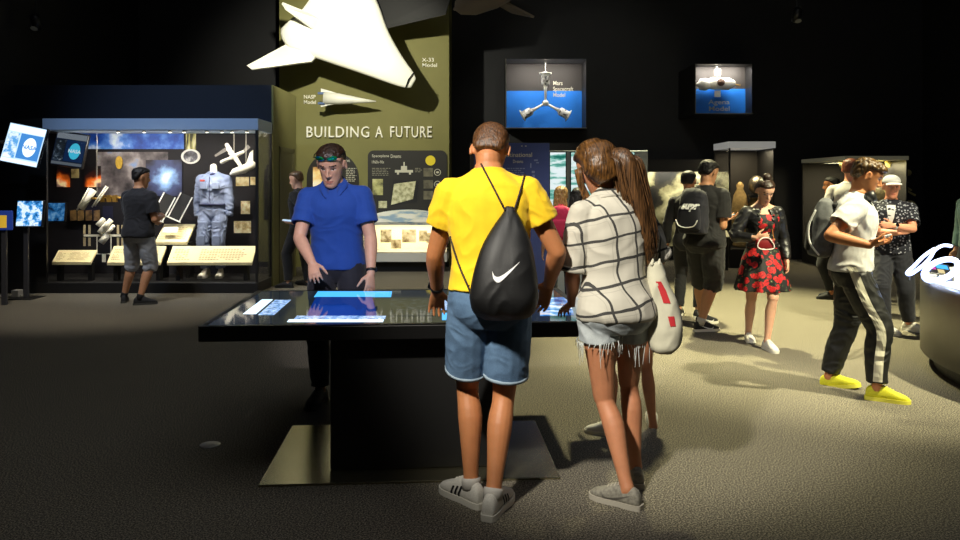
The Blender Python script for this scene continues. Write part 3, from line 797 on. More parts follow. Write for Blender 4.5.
gph('graphic_panel', 186, 131, 196, 151, photo('window_photo', [(.40,(70,70,40)),(.5,(196,190,110)),(.6,(236,232,190))], 6, stretch=(3,1,.4)), 'narrow yellow and cream striped picture beside the blue Earth picture')
gph('graphic_panel', 98, 152, 168, 196, photo('launch_photo', [(.30,(48,44,48)),(.48,(112,104,106)),(.60,(168,160,160)),(.72,(120,160,220))], 3.0, 5, seed=4), 'grey launch scene picture behind the black-shirted man', Y=CY-.010)
def burst(name, c, r, cols, emit):
    t = NT(name); v = t.n('ShaderNodeVectorMath', operation='DISTANCE'); t.link(t.co(), v.inputs[0]); v.inputs[1].default_value = c
    f = t.math('DIVIDE', v.outputs['Value'], r); nz = t.noise(9,3,.5,t.co()); f = t.math('ADD', f, t.math('MULTIPLY', t.math('SUBTRACT', nz.outputs[0], .5), .5))
    col = t.ramp(f, [(p, lin(x)) for p, x in cols]); t.link(col, t.b.inputs['Base Color']); t.link(col, t.b.inputs['Emission Color']); t.b.inputs['Emission Strength'].default_value = emit; return t.m
c_ = at(166,178,CY-.03)
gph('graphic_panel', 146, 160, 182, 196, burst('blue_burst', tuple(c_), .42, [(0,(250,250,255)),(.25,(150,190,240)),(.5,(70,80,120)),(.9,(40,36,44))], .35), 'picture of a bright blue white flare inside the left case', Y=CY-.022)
for x0, x1, cx, lab in ((57,70,56,'orange lit sunrise picture below the upper screen reflection in the left case, nearer the corner'), (84,101,102,'orange lit sunrise picture in the left case beside the white satellite model')):
    c_ = at(cx, 192, CY-.04)
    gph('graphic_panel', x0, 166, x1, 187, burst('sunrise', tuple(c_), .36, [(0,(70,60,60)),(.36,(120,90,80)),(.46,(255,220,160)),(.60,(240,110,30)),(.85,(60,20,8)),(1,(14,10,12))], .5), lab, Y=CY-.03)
gph('photo_print', 71.5, 169, 79, 178, photo('photo_gold', [(.35,(120,96,40)),(.6,(226,206,140))], 9), 'small square gold photograph between two orange sunrise pictures')
for i, x in enumerate((70,77.5,85.5,93.5)):
    bm = NB(); a = at(x+.5,221,CY-.1); M = Matrix.Translation((a.x, CY-.1, a.z)) @ Matrix.Rotation(rad(-7),4,'Y') @ Matrix.Rotation(rad(-12),4,'X'); box(bm, (0,-.01,0), (.095,0,.165), M=M)
    o = mk('photo_card', bm, photo('card_brown', [(.35,(84,62,34)),(.6,(150,116,66))], 9, seed=i)); tag(o, ('leftmost of', 'second from left of', 'third from left of', 'rightmost of')[i] + ' four small brown photo cards in the left case', 'photo', 'brown photo cards')
gph('photo_print', 103, 206, 113, 220, mat('card_navy', (34,36,62), .6), 'dark navy card right of the brown photo cards')
for x0,y0,x1,y1,lab,m in ((236,177,249,186,'pale yellow lit picture upper left of the suit side pictures','pic_a'),(250.5,177,257,185,'narrow pale yellow picture next to the case corner','pic_b'),(241,201,250,214,'framed picture right of the flight suit, middle of the column','pic_c'),(234,221,251,233,'round cornered picture right of the flight suit, lowest of the column','pic_d')):
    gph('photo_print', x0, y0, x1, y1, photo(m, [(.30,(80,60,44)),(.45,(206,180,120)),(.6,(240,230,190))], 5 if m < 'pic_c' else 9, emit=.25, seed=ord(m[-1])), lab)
# ring seal and yellow oval
c_ = at(191,156.5,CY-.02); t = thing('round_emblem', 'round white rimmed emblem on the back of the left case above the suit', 'emblem', c_)
disc('rim', 191, 156.5, 9.5, CY-.015, WHITE, t, .02, ring=.035, sy=.78); disc('face', 191, 156.5, 8.4, CY-.015, photo('emblem_print', [(.40,(40,38,44)),(.55,(110,110,120)),(.66,(210,210,210))], 7), t, .012, sy=.76)
o = disc('oval_badge', 119.5, 162.5, 3.4, CY-.03, mat('badge_yellow', (206,168,60), .5, vary=.2, vscale=20), None, .02, sy=1.9); tag(o, 'tall yellow oval badge above the grey launch picture in the left case', 'badge')

# reading rails
def rail(x0, x1, yt, yb, Yf, Yb_, label, group=None):
    a = at(x0, yb, Yf); b = at(x1, yb, Yf); zt = at(0, yt, Yb_).z; c = (a+b)/2; t = thing('label_rail', label, 'label panel', (c.x, Yf, .15), 0, group); w = (b.x-a.x)/2; l = V(t.location)
    dz = zt - a.z; dy = Yb_-Yf; R = [[V((x, 0, a.z-.15)), V((x, dy, zt-.15)), V((x, dy, zt-.19)), V((x, .0, a.z-.19))] for x in (-w, w)]
    bm = NB(); rings_mesh(bm, R); mk('panel', bm, CREAM, t)
    for u in (-.8, .8):
        bm = NB(); box(bm, (w*u-.03, dy*.45, 0), (w*u+.03, dy*.95, a.z-.15-.02)); mk('support', bm, CASE_BLACK, t)
    r = random.Random(int(x0)); bm = NB()
    for col_, (u0, u1) in enumerate(((.05,.30),(.36,.93))):
        for i in range(7):
            f = .16 + i*.10; e = u1 - r.uniform(0,.1); 
            for j in range(int((e-u0)/.035)):
                if r.random() < .15: continue
                x = -w + 2*w*(u0+j*.035); q = lambda xx, ff: V((xx, dy*ff-.002, (a.z-.15)+dz*ff+.003)); poly(bm, [q(x,f), q(x+2*w*.026,f), q(x+2*w*.026,f+.035), q(x,f+.035)])
    mk('text', bm, mat('print_tan', (168,140,92), .7), t, recalc=False)
rail(167, 252, 246, 262.5, 10.85, 11.06, 'long cream label rail in front of the flight suit'); rail(107, 160.5, 246, 262.5, 10.85, 11.06, 'cream label rail partly hidden behind the black-shirted man'); rail(52, 91, 250, 262, 10.85, 11.02, 'short cream label rail at the left end of the case'); rail(155, 187, 224, 242, 11.12, 11.45, 'raised cream label rail between the man and the flight suit')
bm = NB(); a = at(171,231,11.2); box(bm, (-.11,-.003,-.045), (.11,.003,.045), M=Matrix.Translation(a+V((0,-.02,.02))) @ Matrix.Rotation(rad(-35),4,'X')); o = mk('white_card', bm, WHITE); tag(o, 'small white card on the raised label rail beside the flight suit', 'card')
# slanted frames
for px, lab in ((151,'slanted open picture frame with white edge, nearer the black-shirted man'),(168,'slanted open picture frame with white edge, nearer the flight suit')):
    a = at(px, 216, 11.3); t = thing('slanted_frame', lab, 'frame', a, 0, None); M = Matrix.Rotation(rad(24),4,'Y') @ Matrix.Rotation(rad(-12),4,'X')
    bm = NB(); box(bm, (0,0,0), (.20,.012,.40), M=M); mk('backing', bm, CASE_BLACK, t)
    for nm, lo, hi in (('edge',(0,-.012,0),(.016,0,.40)),('edge',(.184,-.012,0),(.20,0,.40)),('ledge',(-.01,-.03,-.02),(.21,.012,0))):
        bm = NB(); box(bm, lo, hi, M=M); mk(nm, bm, WHITE, t)

# models in the case
MW = mat('craft_white', (226,222,206), .45); GOLD = mat('craft_gold', (170,132,60), .35, .6)
def station():
    c = at(104,236,11.25); t = thing('space_station_model', 'white space station model with truss and paired panels at the left end of the case', 'model', c); q = 11.25/F
    P = lambda px, py, dy=0: V(((px-104)*q, dy, -(py-236)*q))
    bm = NB(); box(bm, P(84,236.5)+V((0,-.012,0)), P(124,234.5)+V((0,.012,0))); mk('truss', bm, MW, t)
    for x in (84.5,89.5,118,122.5):
        for y0, y1 in ((225,234),(237.5,246)):
            bm = NB(); box(bm, P(x-1.1,y1)+V((0,-.004,0)), P(x+1.1,y0)+V((0,.004,0))); mk('solar_panel', bm, mat('panel_tan', (190,176,140), .5, vary=.2, vscale=60), t)
    for px,py,r,L in ((104,228,.045,.15),(108,224,.04,.12),(101,222,.035,.10),(105,238,.05,.14),(111,229,.03,.1)):
        bm = NB(); cyl(bm, P(px,py)+V((-L*.3,-.04,-L*.5)), P(px,py)+V((L*.3,.03,L*.5)), r, 14); mk('module', bm, MW, t, True)
    bm = NB(); tube(bm, [P(97,237), P(97,254), P(111,254), P(111,237)], .010, 8); mk('stand', bm, MW, t); bm = NB(); box(bm, P(103,262)+V((-.01,-.01,0)), P(105,254)+V((.01,.01,0))); mk('post', bm, MW, t)
station()
def satellite():
    c = at(97,198,11.3); t = thing('satellite_model', 'slanted white satellite model with long rods hanging above the space station', 'model', c); q = 11.3/F
    P = lambda px, py, dy=0: V(((px-97)*q, dy, -(py-198)*q))
    bm = NB(); cyl(bm, P(81,208), P(93,190), .055, 16); mk('body', bm, MW, t, True)
    for a_, b_ in (((79,210),(91,188)),((94,207),(108,186)),((97,206),(110,187))):
        bm = NB(); cyl(bm, P(*a_,-.06), P(*b_,-.06), .012, 8); mk('rod', bm, MW, t, True)
    bm = NB(); tube(bm, [P(87,198), P(100,199), P(113,197), P(122,198)], .018, 8); mk('boom', bm, GOLD, t, True)
    for x in (103,109,115): 
        bm = NB(); box(bm, P(x-2,202)+V((0,-.02,0)), P(x+2,195)+V((0,.02,0))); mk('equipment_box', bm, GOLD, t)
    bm = NB(); cyl(bm, P(97,196), P(97,196)+V((0,0,Zl0-c.z-.03)), .003, 6); mk('wire', bm, MW, t)
satellite()
def cross_station():
    c = at(236,160,11.35); t = thing('orbital_station_model', 'cross shaped orbital station model with slim panels above the flight suit shoulder', 'model', c); q = 11.35/F
    P = lambda px, py, dy=0: V(((px-236)*q, dy, -(py-160)*q))
    for a_, b_, r in (((227,145),(242,168),.032),((222,162),(243,152),.030),((229,149),(233,156),.042)):
        bm = NB(); tube(bm, [P(*a_), P((a_[0]*2+b_[0])/3,(a_[1]*2+b_[1])/3), P((a_[0]+b_[0])/2,(a_[1]+b_[1])/2), P(*b_)], [r,r*.8,r*1.15,r*.8], 12); mk('module', bm, MW, t, True)
    for a_, b_ in (((215,156),(228,148)),((241,154),(249,146)),((238,166),(246,170))):
        u = (P(*b_)-P(*a_)).normalized(); v = V((-u.z,0,u.x))*.03; bm = NB(); pts = [P(*a_)+v*.5, P(*a_)-v*.5, P(*b_)-v, P(*b_)+v]; rings_mesh(bm, [[p+V((0,-.004,0)) for p in pts],[p+V((0,.004,0)) for p in pts]]); mk('solar_panel', bm, mat('panel_grey', (120,116,112), .5, vary=.2, vscale=60), t)
    bm = NB(); cyl(bm, P(234,156), P(234,156)+V((0,0,Zl0-c.z-.03)), .003, 6); mk('wire', bm, MW, t)
    c2 = at(244,170,11.3); t2 = thing('shuttle_model', 'white delta winged shuttle model below the cross shaped station', 'model', c2); P2 = lambda px, py, dy=0: V(((px-244)*q, dy, -(py-170)*q))
    bm = NB(); tube(bm, [P2(231,174), P2(234,172), P2(244,169), P2(252,165)], [.02,.05,.065,.06], 14); mk('fuselage', bm, MW, t2, True)
    bm = NB(); rings_mesh(bm, [[p+V((0,d,0)) for p in (P2(244,170),P2(253,166),P2(253,150),P2(250,153))] for d in (-.012,.012)]); mk('wing', bm, MW, t2)
    bm = NB(); cyl(bm, P2(246,168), P2(246,168)+V((0,0,Zl0-c2.z-.03)), .003, 6); mk('wire', bm, MW, t2)
cross_station()

# ---- table ----------------------------------------------------------------------------
ZT = .81
A_ = on_plane(198,327,ZT); TA = math.atan2(.14, 2.10); TM = Matrix.Translation((A_.x, A_.y, 0)) @ Matrix.Rotation(TA, 4, 'Z'); TW, TD = 2.08, 1.33
tb = thing('touch_table', 'large black touch screen table with glowing blue graphics', 'table', TM @ V((TW*.5, TD*.5, 0)), TA)
TI = TM.inverted(); off = V((TW*.5, TD*.5, 0)); L_ = lambda p: TI @ V(p) - off
TBLACK = mat('table_black', (9,8,8), .4)
bm = NB(); box(bm, (-TW/2,-TD/2,ZT-.078), (TW/2,TD/2,ZT-.004), bev=.004); mk('frame', bm, TBLACK, tb)
# rim around the glass
bm = NB(); rw = .035
for lo, hi in (((-TW/2,-TD/2),(TW/2,-TD/2+rw)),((-TW/2,TD/2-rw),(TW/2,TD/2)),((-TW/2,-TD/2+rw),(-TW/2+rw,TD/2-rw)),((TW/2-rw,-TD/2+rw),(TW/2,TD/2-rw))): box(bm, (*lo,ZT-.004), (*hi,ZT+.002))
mk('rim', bm, TBLACK, tb)
def screen_mat(name, rgb, emit, rough=.04, noise_=None):
    t = NT(name); t.b.inputs['Base Color'].default_value = lin((6,7,9)); t.b.inputs['Roughness'].default_value = rough; t.b.inputs['IOR'].default_value = 1.6
    if noise_:
        nz = t.noise(noise_[0], 4, .6, t.mapping(t.co(), sc=noise_[2] if len(noise_) > 2 else (1,1,1))); t.link(t.ramp(nz.outputs[0], [(p, lin(c)) for p, c in noise_[1]]), t.b.inputs['Emission Color'])
    else: t.b.inputs['Emission Color'].default_value = lin(rgb)
    t.b.inputs['Emission Strength'].default_value = emit; return t.m
bm = NB(); box(bm, (-TW/2+rw,-TD/2+rw,ZT-.004), (TW/2-rw,TD/2-rw,ZT)); scr = mk('screen', bm, screen_mat('screen_base', (50,64,80), .35), tb)
def tile(name, pts, m, z=.0012):
    bm = NB(); P = [L_(on_plane(*p, ZT)) for p in pts]; P = [V((p.x, p.y, ZT)) for p in P]; prism(bm, [(p.x,p.y) for p in P], ZT, ZT+z); return mk(name, bm, m, scr)
S_W = screen_mat('screen_white', (214,236,255), 1.6); S_B = screen_mat('screen_blue', (14,54,140), .9); S_C = screen_mat('screen_cyan', (70,170,240), 1.6); S_L = screen_mat('screen_text', (0,0,0), 1.4, .05, (34, [(.40,(50,80,120)),(.52,(120,170,230)),(.60,(220,236,255))], (1,4,1)))
S_G = screen_mat('screen_grey', (0,0,0), .40, .05, (16, [(.50,(34,44,54)),(.60,(80,100,120)),(.70,(210,220,226))], (1,5,1))); S_P = screen_mat('screen_photo', (0,0,0), 1.0, .05, (9, [(.36,(14,60,140)),(.5,(60,140,220)),(.60,(230,240,250)),(.72,(220,120,60))]))
tile('list_window', [(243,314),(256,314),(273,299.5),(262,299.5)], S_W); tile('text_window', [(258,315),(274,315),(291,300),(275,300)], S_L)
tile('blue_window', [(305,318),(378,318),(372,297),(316,297)], S_B); tile('title_bar', [(314,297),(391,297),(392,291.5),(318,291.5)], S_C, .0016); tile('toolbar', [(287,322),(383,322),(384,319.5),(289,319.5)], S_W, .0016); tile('caption_bar', [(294,319),(385,319),(386,316),(297,316)], S_L, .0018)
tile('panel_window', [(388,316),(436,316),(433,299),(391,299)], S_G); tile('status_tile', [(442,320),(451,320),(450,313),(442,313)], S_C, .0016); tile('menu_window', [(438,310),(452,310),(452,296),(438,296)], S_L)
tile('picture_window', [(540,316),(574,315),(569,297),(540,298)], S_P); tile('picture_window', [(505,318),(532,317),(530,300),(505,300)], S_P); tile('picture_window', [(582,314),(612,313),(606,296),(578,297)], S_L)
# pedestal and plate
p0 = on_plane(330,473,0); p1x = .16
bm = NB(); a = L_(V((p0.x, p0.y, 0))); box(bm, (a.x, a.y, .012), (a.x+.93, a.y+.62, ZT-.078), bev=.01); mk('pedestal', bm, mat('pedestal_black', (6,6,6), .6), tb)
bm = NB(); a = L_(on_plane(258,487.5,0)); box(bm, (a.x, a.y, 0), (a.x+1.55, a.y+.95, .012), bev=.003); mk('base_plate', bm, mat('plate_bronze', (158,152,124), .24, .92, vary=.05, vscale=12), tb)
bm = NB(); q = on_plane(210,445,0); lathe(bm, [(.058,0),(.060,.002),(.056,.005),(.001,.006)], q, 28)
o = mk('floor_outlet', bm, mat('outlet_steel', (160,160,158), .4, .6, vary=.15, vscale=60), None, True); tag(o, 'small round metal floor outlet set in the carpet left of the table', 'floor outlet')

# ---- screens on the left ------------------------------------------------------------------
def scr2(name, stops, scale, emit, stretch=(1,1,1), seed=0): 
    return screen_mat(name, (0,0,0), emit, .25, (scale, stops, stretch))
def monitor(label, px, py, w, h, Y, roll, m_scr, emblem=False, post=None, dim=1., yaw=0, arm=None):
    c = at(px, py, Y); base = V((c.x, Y, 0)) if post else c
    t = thing('monitor', label, 'screen', base); M = Matrix.Translation(c-base) @ Matrix.Rotation(rad(yaw),4,'Z') @ Matrix.Rotation(rad(roll),4,'Y') @ Matrix.Rotation(rad(-8),4,'X')
    q = Y/F; w, h = w*q/2, h*q/2
    bm = NB(); box(bm, (-w-.015,0,-h-.015), (w+.015,.05,h+.015), bev=.008, M=M); mk('housing', bm, BLACK_PLASTIC_, t)
    bm = NB(); box(bm, (-w,-.004,-h), (w,0,h), M=M); s_ = mk('screen', bm, m_scr, t)
    W_ = screen_mat('mon_white%.2f' % dim, (226,240,255), 1.5*dim); B_ = screen_mat('mon_blue%.2f' % dim, (70,140,214) if dim > .8 else (16,44,86), 1.1 if dim > .8 else .6)
    def t_(nm, x0, z0, x1, z1, m, d=.006):
        bm = NB(); box(bm, (x0*w,-d,z0*h), (x1*w,-d+.001,z1*h), M=M); return mk(nm, bm, m, s_)
    if emblem:
        t_('header', -.95,.62,.98,.96, W_ if dim > .8 else screen_mat('mon_grey', (130,140,150), .6)); t_('map_window', -.25,-.72,.95,.58, B_); t_('side_window', -.95,-.75,-.32,.55, S_G if dim < .8 else screen_mat('mon_side', (0,0,0), 1.2, .2, (9, [(.42,(90,160,220)),(.5,(200,226,250)),(.6,(250,252,255))])))
        bm = NB(); prism(bm, [(.36*w+.36*w*math.cos(2*PI*j/28), -.08*h+.50*h*math.sin(2*PI*j/28)) for j in range(28)], .007, .008, M @ Matrix.Rotation(PI/2,4,'X')); mk('emblem', bm, W_ if dim > .8 else screen_mat('mon_cyan', (60,180,214), .9), s_)
        me = text_mesh('NASA', .3*h, bold=.002, align='CENTER'); me.transform(M @ Matrix.Translation((.36*w,-.0095,-.18*h)) @ Matrix.Rotation(PI/2,4,'X')); me.materials.clear(); obj('emblem_lettering', me, B_ if dim > .8 else screen_mat('mon_pale', (200,226,236), .8), s_)
        t_('footer', -.98,-.97,.98,-.80, W_ if dim > .8 else MATS_GREY)
    if post:
        bm = NB(); box(bm, (-.03-post,.05,.012), (.03-post,.09,c.z-.02), bev=.004); mk('post', bm, mat('post_grey', (58,58,62), .5), t); bm = NB(); box(bm, (-.16-post,-.1,0), (.16-post,.24,.012)); mk('foot_plate', bm, CASE_BLACK, t)
    if arm:
        bm = NB(); tube(bm, [M @ V((-w*.6,.05,0)), M @ V((-w*.6,.16,.05)), V((XL-c.x+.005,.20,.03))], .025, 10); mk('wall_arm', bm, mat('arm_beige', (120,108,90), .5), t)
BLACK_PLASTIC_ = mat('black_plastic', (12,12,13), .35); MATS_GREY = screen_mat('mon_foot', (110,120,130), .5)
monitor('bright white and blue tilted screen at the left, highest of the screens', 23.5, 145, 37, 39, 10.0, 11, screen_mat('mon_bg', (190,222,250), 1.3), True, arm=True)
monitor('dim tilted screen reflection with cyan round emblem, built as a screen inside the left case', 69.5, 149.5, 31, 33, 11.2, 8, screen_mat('mon_bg_reflection', (20,34,60), .5), True, dim=.5)  # reflection in the case glass, modelled as a dim glowing screen
monitor('small blue and white screen on a grey floor post left of the case', 29.5, 213.5, 25, 25, 10.15, 0, scr2('map_screen', [(.38,(20,60,120)),(.48,(60,150,220)),(.56,(230,245,255)),(.7,(60,130,190))], 9, 1.2), post=.085)
monitor('small dim blue screen reflection, built as a screen in the left case behind the label rail', 56, 212, 17, 18, 11.3, 0, scr2('map_screen_reflection', [(.38,(10,30,60)),(.5,(40,110,170)),(.62,(110,160,200))], 9, .7))  # mirror image of the post screen, modelled as a second dim screen
c = at(2,220,9.6); t = thing('sign_panel', 'blue sign with yellow square at the left edge of the picture', 'sign', (c.x, 9.6, 0)); w = 10*9.6/F
bm = NB(); box(bm, (-w,0,c.z-.13), (w,.03,c.z+.12), bev=.01); mk('board', bm, mat('sign_blue', (40,66,150), .4, emit=.35), t); bm = NB(); box(bm, (-.04,-.004,c.z-.10), (.06,0,c.z+.06)); mk('yellow_square', bm, mat('sign_yellow', (236,190,60), .4, emit=.45), t); bm = NB(); box(bm, (-.03,.03,0), (.03,.07,c.z)); mk('post', bm, MATS['post_grey'], t)
c = on_plane(12,297,0); t = thing('floor_bracket', 'small pale metal bracket on the floor below the left screens', 'bracket', (c.x, c.y, 0))
bm = NB(); box(bm, (-.18,-.02,0), (.14,.02,.03), bev=.005); mk('bar', bm, mat('bracket_white', (190,186,176), .5), t); bm = NB(); box(bm, (.02,-.06,.0), (.12,.06,.10), bev=.01); mk('clamp', bm, MATS['bracket_white'], t); bm = NB(); box(bm, (-.24,-.02,0), (-.2,.02,.08), bev=.005); mk('end_stop', bm, MATS['bracket_white'], t)

# ---- centre back: blue panel and twin screen kiosk ------------------------------------------
Yi = 9.9; a = at(474,0,Yi); b = at(549.5,0,Yi); c = (a+b)/2; t = thing('info_panel', 'tall blue text panel standing behind the man in yellow', 'panel', (c.x, Yi, 0), rad(2)); w = (b.x-a.x)/2; zt = at(0,143,Yi).z
bm = NB(); box(bm, (-w-.05,0,0), (w,.14,zt), bev=.004); mk('board', bm, mat('panel_brown', (66,58,52), .6), t)
bm = NB(); box(bm, (-w,-.01,.05), (w,0,zt), bev=.002); fc = mk('face', bm, mat('panel_blue', (62,76,132), .55, vary=.05, vscale=4), t)
W2 = lambda px, py: V(((px-480)/F*Yi - c.x, -.013, CAMZ-(py-HORIZON)/F*Yi))
def ptxt(s, px, py, wd, h, m=PRINT_W, name='heading_text'):
    p = W2(px, py); return fit(s, wd*Yi/F, h*Yi/F, wallM(p.x, p.y, p.z), m, name, t, bold=.004)
ptxt('Destinational', 500, 157, 32, 4.5); ptxt('Dreams', 513, 163, 10, 3.2)
bm = NB()
r = random.Random(3)
for i in range(9):
    x = 496; e = 527 - r.uniform(0,6)
    while x < e: 
        w_ = r.uniform(1.5,4); p = W2(x, 169+i*2.1); q = W2(min(e,x+w_), 168+i*2.1); poly(bm, [(p.x,p.y,p.z),(q.x,p.y,p.z),(q.x,p.y,q.z),(p.x,p.y,q.z)]); x += w_+.8
mk('text', bm, mat('print_blue_grey', (130,140,176), .6), t, recalc=False)
bm = NB(); p = W2(534,161); 
for dx, dz, wd, h in ((0,0,.05,.02),(.03,-.03,.035,.015),(-.05,-.09,.015,.06),(-.03,-.16,.04,.03),(-.02,-.23,.03,.05)): box(bm, (p.x+dx,-.014,p.z+dz), (p.x+dx+wd,-.011,p.z+dz+h))
mk('line_drawing', bm, MATS['print_blue_grey'], t); 
for px in (521,525):
    bm = NB(); p = W2(px,146.5); box(bm, (p.x,-.014,p.z), (p.x+.02,-.011,p.z+.012)); mk('mark', bm, PRINT_W, t)
Yk = 10.6; a = at(548,0,Yk); b = at(648,0,Yk); c = (a+b)/2; t = thing('screen_kiosk', 'pale grey kiosk with two lit green and white screens behind the women', 'kiosk', (c.x, Yk, 0)); w = (b.x-a.x)/2; zt = at(0,150.5,Yk).z; Kx = lambda px: (px-480)/F*Yk - c.x
bm = NB(); box(bm, (-w,.0,0), (w,.40,zt), bev=.01); mk('cabinet', bm, mat('kiosk_grey', (152,160,164), .5), t)
SCN = scr2('landscape_screen', [(.36,(30,110,96)),(.46,(120,190,176)),(.53,(224,240,240)),(.70,(236,246,250))], 5, 1.0, (.5,1,2.4))
for x0, x1 in ((550,565.5),(571,634)):
    bm = NB(); box(bm, (Kx(x0)-.012,-.02,at(0,212,Yk).z-.012), (Kx(x1)+.012,.0,at(0,152.5,Yk).z+.012), bev=.004); bz = mk('screen_frame', bm, BLACK_PLASTIC_, t); bm = NB(); box(bm, (Kx(x0),-.024,at(0,212,Yk).z), (Kx(x1),-.020,at(0,152.5,Yk).z)); mk('screen', bm, SCN, bz)
bm = NB(); rings_mesh(bm, [[V((x,-.22,.86)), V((x,.0,.94)), V((x,.0,.82)), V((x,-.22,.80))] for x in (-w,w)]); mk('control_shelf', bm, MATS['kiosk_grey'], t)

# ---- back wall: mural, boxes, cases -----------------------------------------------------------
Ym = 15.3; a = at(646,0,Ym); b = at(722,0,Ym); t = thing('photo_mural', 'cream and black photo mural behind the man with navy backpack', 'mural', ((a.x+b.x)/2, Ym, 0)); lo = V(t.location)
bm = NB(); box(bm, V((a.x,Ym,at(0,246,Ym).z))-lo, V((b.x,Ym+.28,at(0,172,Ym).z))-lo); mk('board', bm, photo('mural_print', [(.40,(16,15,12)),(.50,(54,50,38)),(.55,(150,144,106)),(.66,(222,216,170)),(.78,(70,66,48))], 2.3, 6, seed=4.1, vor=True), t)
l = bpy.data.lights.new('mural_fill', 'AREA'); l.energy = 20; l.shape = 'RECTANGLE'; l.size = 1.8; l.size_y = .1; l.color = (1,.95,.75); lo_ = link(bpy.data.objects.new('mural_fill', l)); lo_.location = ((a.x+b.x)/2, Ym-.30, at(0,172,Ym).z-.01); lo_.rotation_euler = (rad(35),0,0)  # added fill light that brightens the mural, no such fixture known
bm = NB(); box(bm, V((a.x-.1,Ym-.35,at(0,172,Ym).z))-lo, V((b.x+.1,Ym+.28,at(0,160,Ym).z))-lo); mk('hood', bm, CASE_BLACK, t)
def shadowbox(label, x0, y0, x1, y1, Yf, Yb_, split, cap, capxy, side=None):
    a = at(x0,y1,Yf); b = at(x1,y0,Yf); c = V(((a.x+b.x)/2, Yf, a.z)); t = thing('display_box', label, 'display case', c); w = (b.x-a.x)/2; h = b.z-a.z; D = Yb_-Yf; zs = at(0,split,Yb_).z - c.z
    for nm, lo, hi in (('bottom_panel',(-w,0,-.02),(w,D,0)),('top_panel',(-w,0,h),(w,D,h+.02)),('side_panel',(-w-.02,0,-.02),(-w,D,h+.02)),('side_panel',(w,0,-.02),(w+.02,D,h+.02)),('back_panel',(-w,D-.012,0),(w,D,h))):
        bm = NB(); box(bm, lo, hi); mk(nm, bm, mat('box_back', (46,41,36), .7) if nm[0:4] == 'back' else CASE_BLACK, t)
    bm = NB(); box(bm, (-w,D-.02,.0), (w,D-.013,zs)); mk('blue_graphic', bm, mat('graphic_blue', (28,118,214), .5, vary=.15, vscale=2), t)
    bm = NB(); box(bm, (-w,.0,0), (w,.008,h)); mk('glass_pane', bm, GLASS_D, t)
    bm = NB(); tube(bm, [(-w-.012,-.004,h),(-w-.012,-.004,-.01),(w+.012,-.004,-.01)], .008, 6); mk('edge_trim', bm, mat('trim_grey', (120,118,110), .4), t)
    p = at(*capxy, Yb_) - c; fit(cap, .42, .11*(cap.count('\n')+1), wallM(p.x, D-.022, p.z), PRINT_W, 'caption', t, bold=.004)
    l = bpy.data.lights.new('box_lamp', 'AREA'); l.energy = 34; l.shape = 'RECTANGLE'; l.size = w*1.6; l.size_y = .2; l.color = (1,.96,.9); lo_ = link(bpy.data.objects.new('box_lamp', l)); lo_.location = c + V((0,.16,h-.02)); lo_.rotation_euler = (rad(18),0,0)
    return t, c, w, h
t, c, w, h = shadowbox('square lit wall box with blue backdrop and three armed spacecraft', 506.5, 59, 586, 127.5, 14.95, 15.58, 91, 'Mars\nSpacecraft\nModel', (553,97))
def mars():
    Y0 = 15.2; hub = at(545.5,103,Y0); t = thing('spacecraft_model', 'white three armed spacecraft model in the square lit wall box', 'model', hub); q = Y0/F
    ellipsoid_bm = NB(); ellipsoid(ellipsoid_bm, (0,0,0), (.065,.06,.065)); mk('hub', ellipsoid_bm, MW, t, True)
    for px, py in ((545.5,74),(523,115.5),(568,115.5)):
        e = V(((px-545.5)*q, 0, -(py-103)*q)); L = e.length; u = e.normalized(); v = V((-u.z,0,u.x))
        bm = NB(); tube(bm, [u*.05, u*L*.45, u*L*.62], [.022,.026,.05], 12, caps='flat'); a = mk('arm', bm, MW, t, True)
        bm = NB(); tube(bm, [u*L*.60, u*L*.64, u*L*.95, u*L], [.05,.085,.085,.10], 12, caps='flat'); mk('module', bm, photo('module_panels', [(.42,(60,58,54)),(.5,(200,196,186)),(.6,(230,228,220))], 14), a, True)
        bm = NB(); tube(bm, [u*L, u*L*1.03, u*L*1.06], [.12,.13,.05], 12, caps='flat'); mk('end_cap', bm, MW, a, True)
    bm = NB(); cyl(bm, (0,0,.3), (0,0,c.z+h-hub.z-.03), .003, 6); mk('wire', bm, MW, t)
mars()
t, c, w, h = shadowbox('small lit wall box with blue lower half and white capsule model', 696, 64, 752, 113, 14.4, 14.78, 89, 'Agena\nModel', (708,111))
bm = NB(); box(bm, (-w-.02,.385,-.02), (w+.02,YB-14.4,h+.02)); mk('wall_bracket', bm, CASE_BLACK, t)
def agena():
    Y0 = 14.58; k = at(714,84,Y0); t = thing('spacecraft_model', 'white capsule and cylinder model with square panels in the small wall box', 'model', k); q = Y0/F; P = lambda px, py: V(((px-714)*q, 0, -(py-84)*q))
    bm = NB(); tube(bm, [P(698.5,84.5), P(700,84.5), P(706,84.5), P(707.5,84.5)], [.05,.11,.12,.10], 16); mk('capsule', bm, MW, t, True)
    bm = NB(); tube(bm, [P(708,84), P(712,83.5), P(729,84), P(731,84)], [.09,.12,.12,.09], 16); mk('cylinder', bm, MW, t, True)
    bm = NB(); cyl(bm, P(719,83)+V((0,-.13,0)), P(719,83)+V((0,-.11,0)), .075, 16); mk('port', bm, mat('port_brown', (84,56,36), .6), t, True)
    for y0, y1 in ((69.5,76),(90.5,97)):
        bm = NB(); box(bm, P(714.5,y1)+V((0,-.01,0)), P(720.5,y0)+V((0,.01,0))); mk('solar_panel', bm, MW, t)
    bm = NB(); tube(bm, [P(731,84), P(740,85.5)], .014, 8); mk('probe', bm, GOLD, t, True); bm = NB(); cyl(bm, P(717,80), P(717,80)+V((0,0,c.z+h-k.z-.03)), .003, 6); mk('wire', bm, MW, t)
agena()
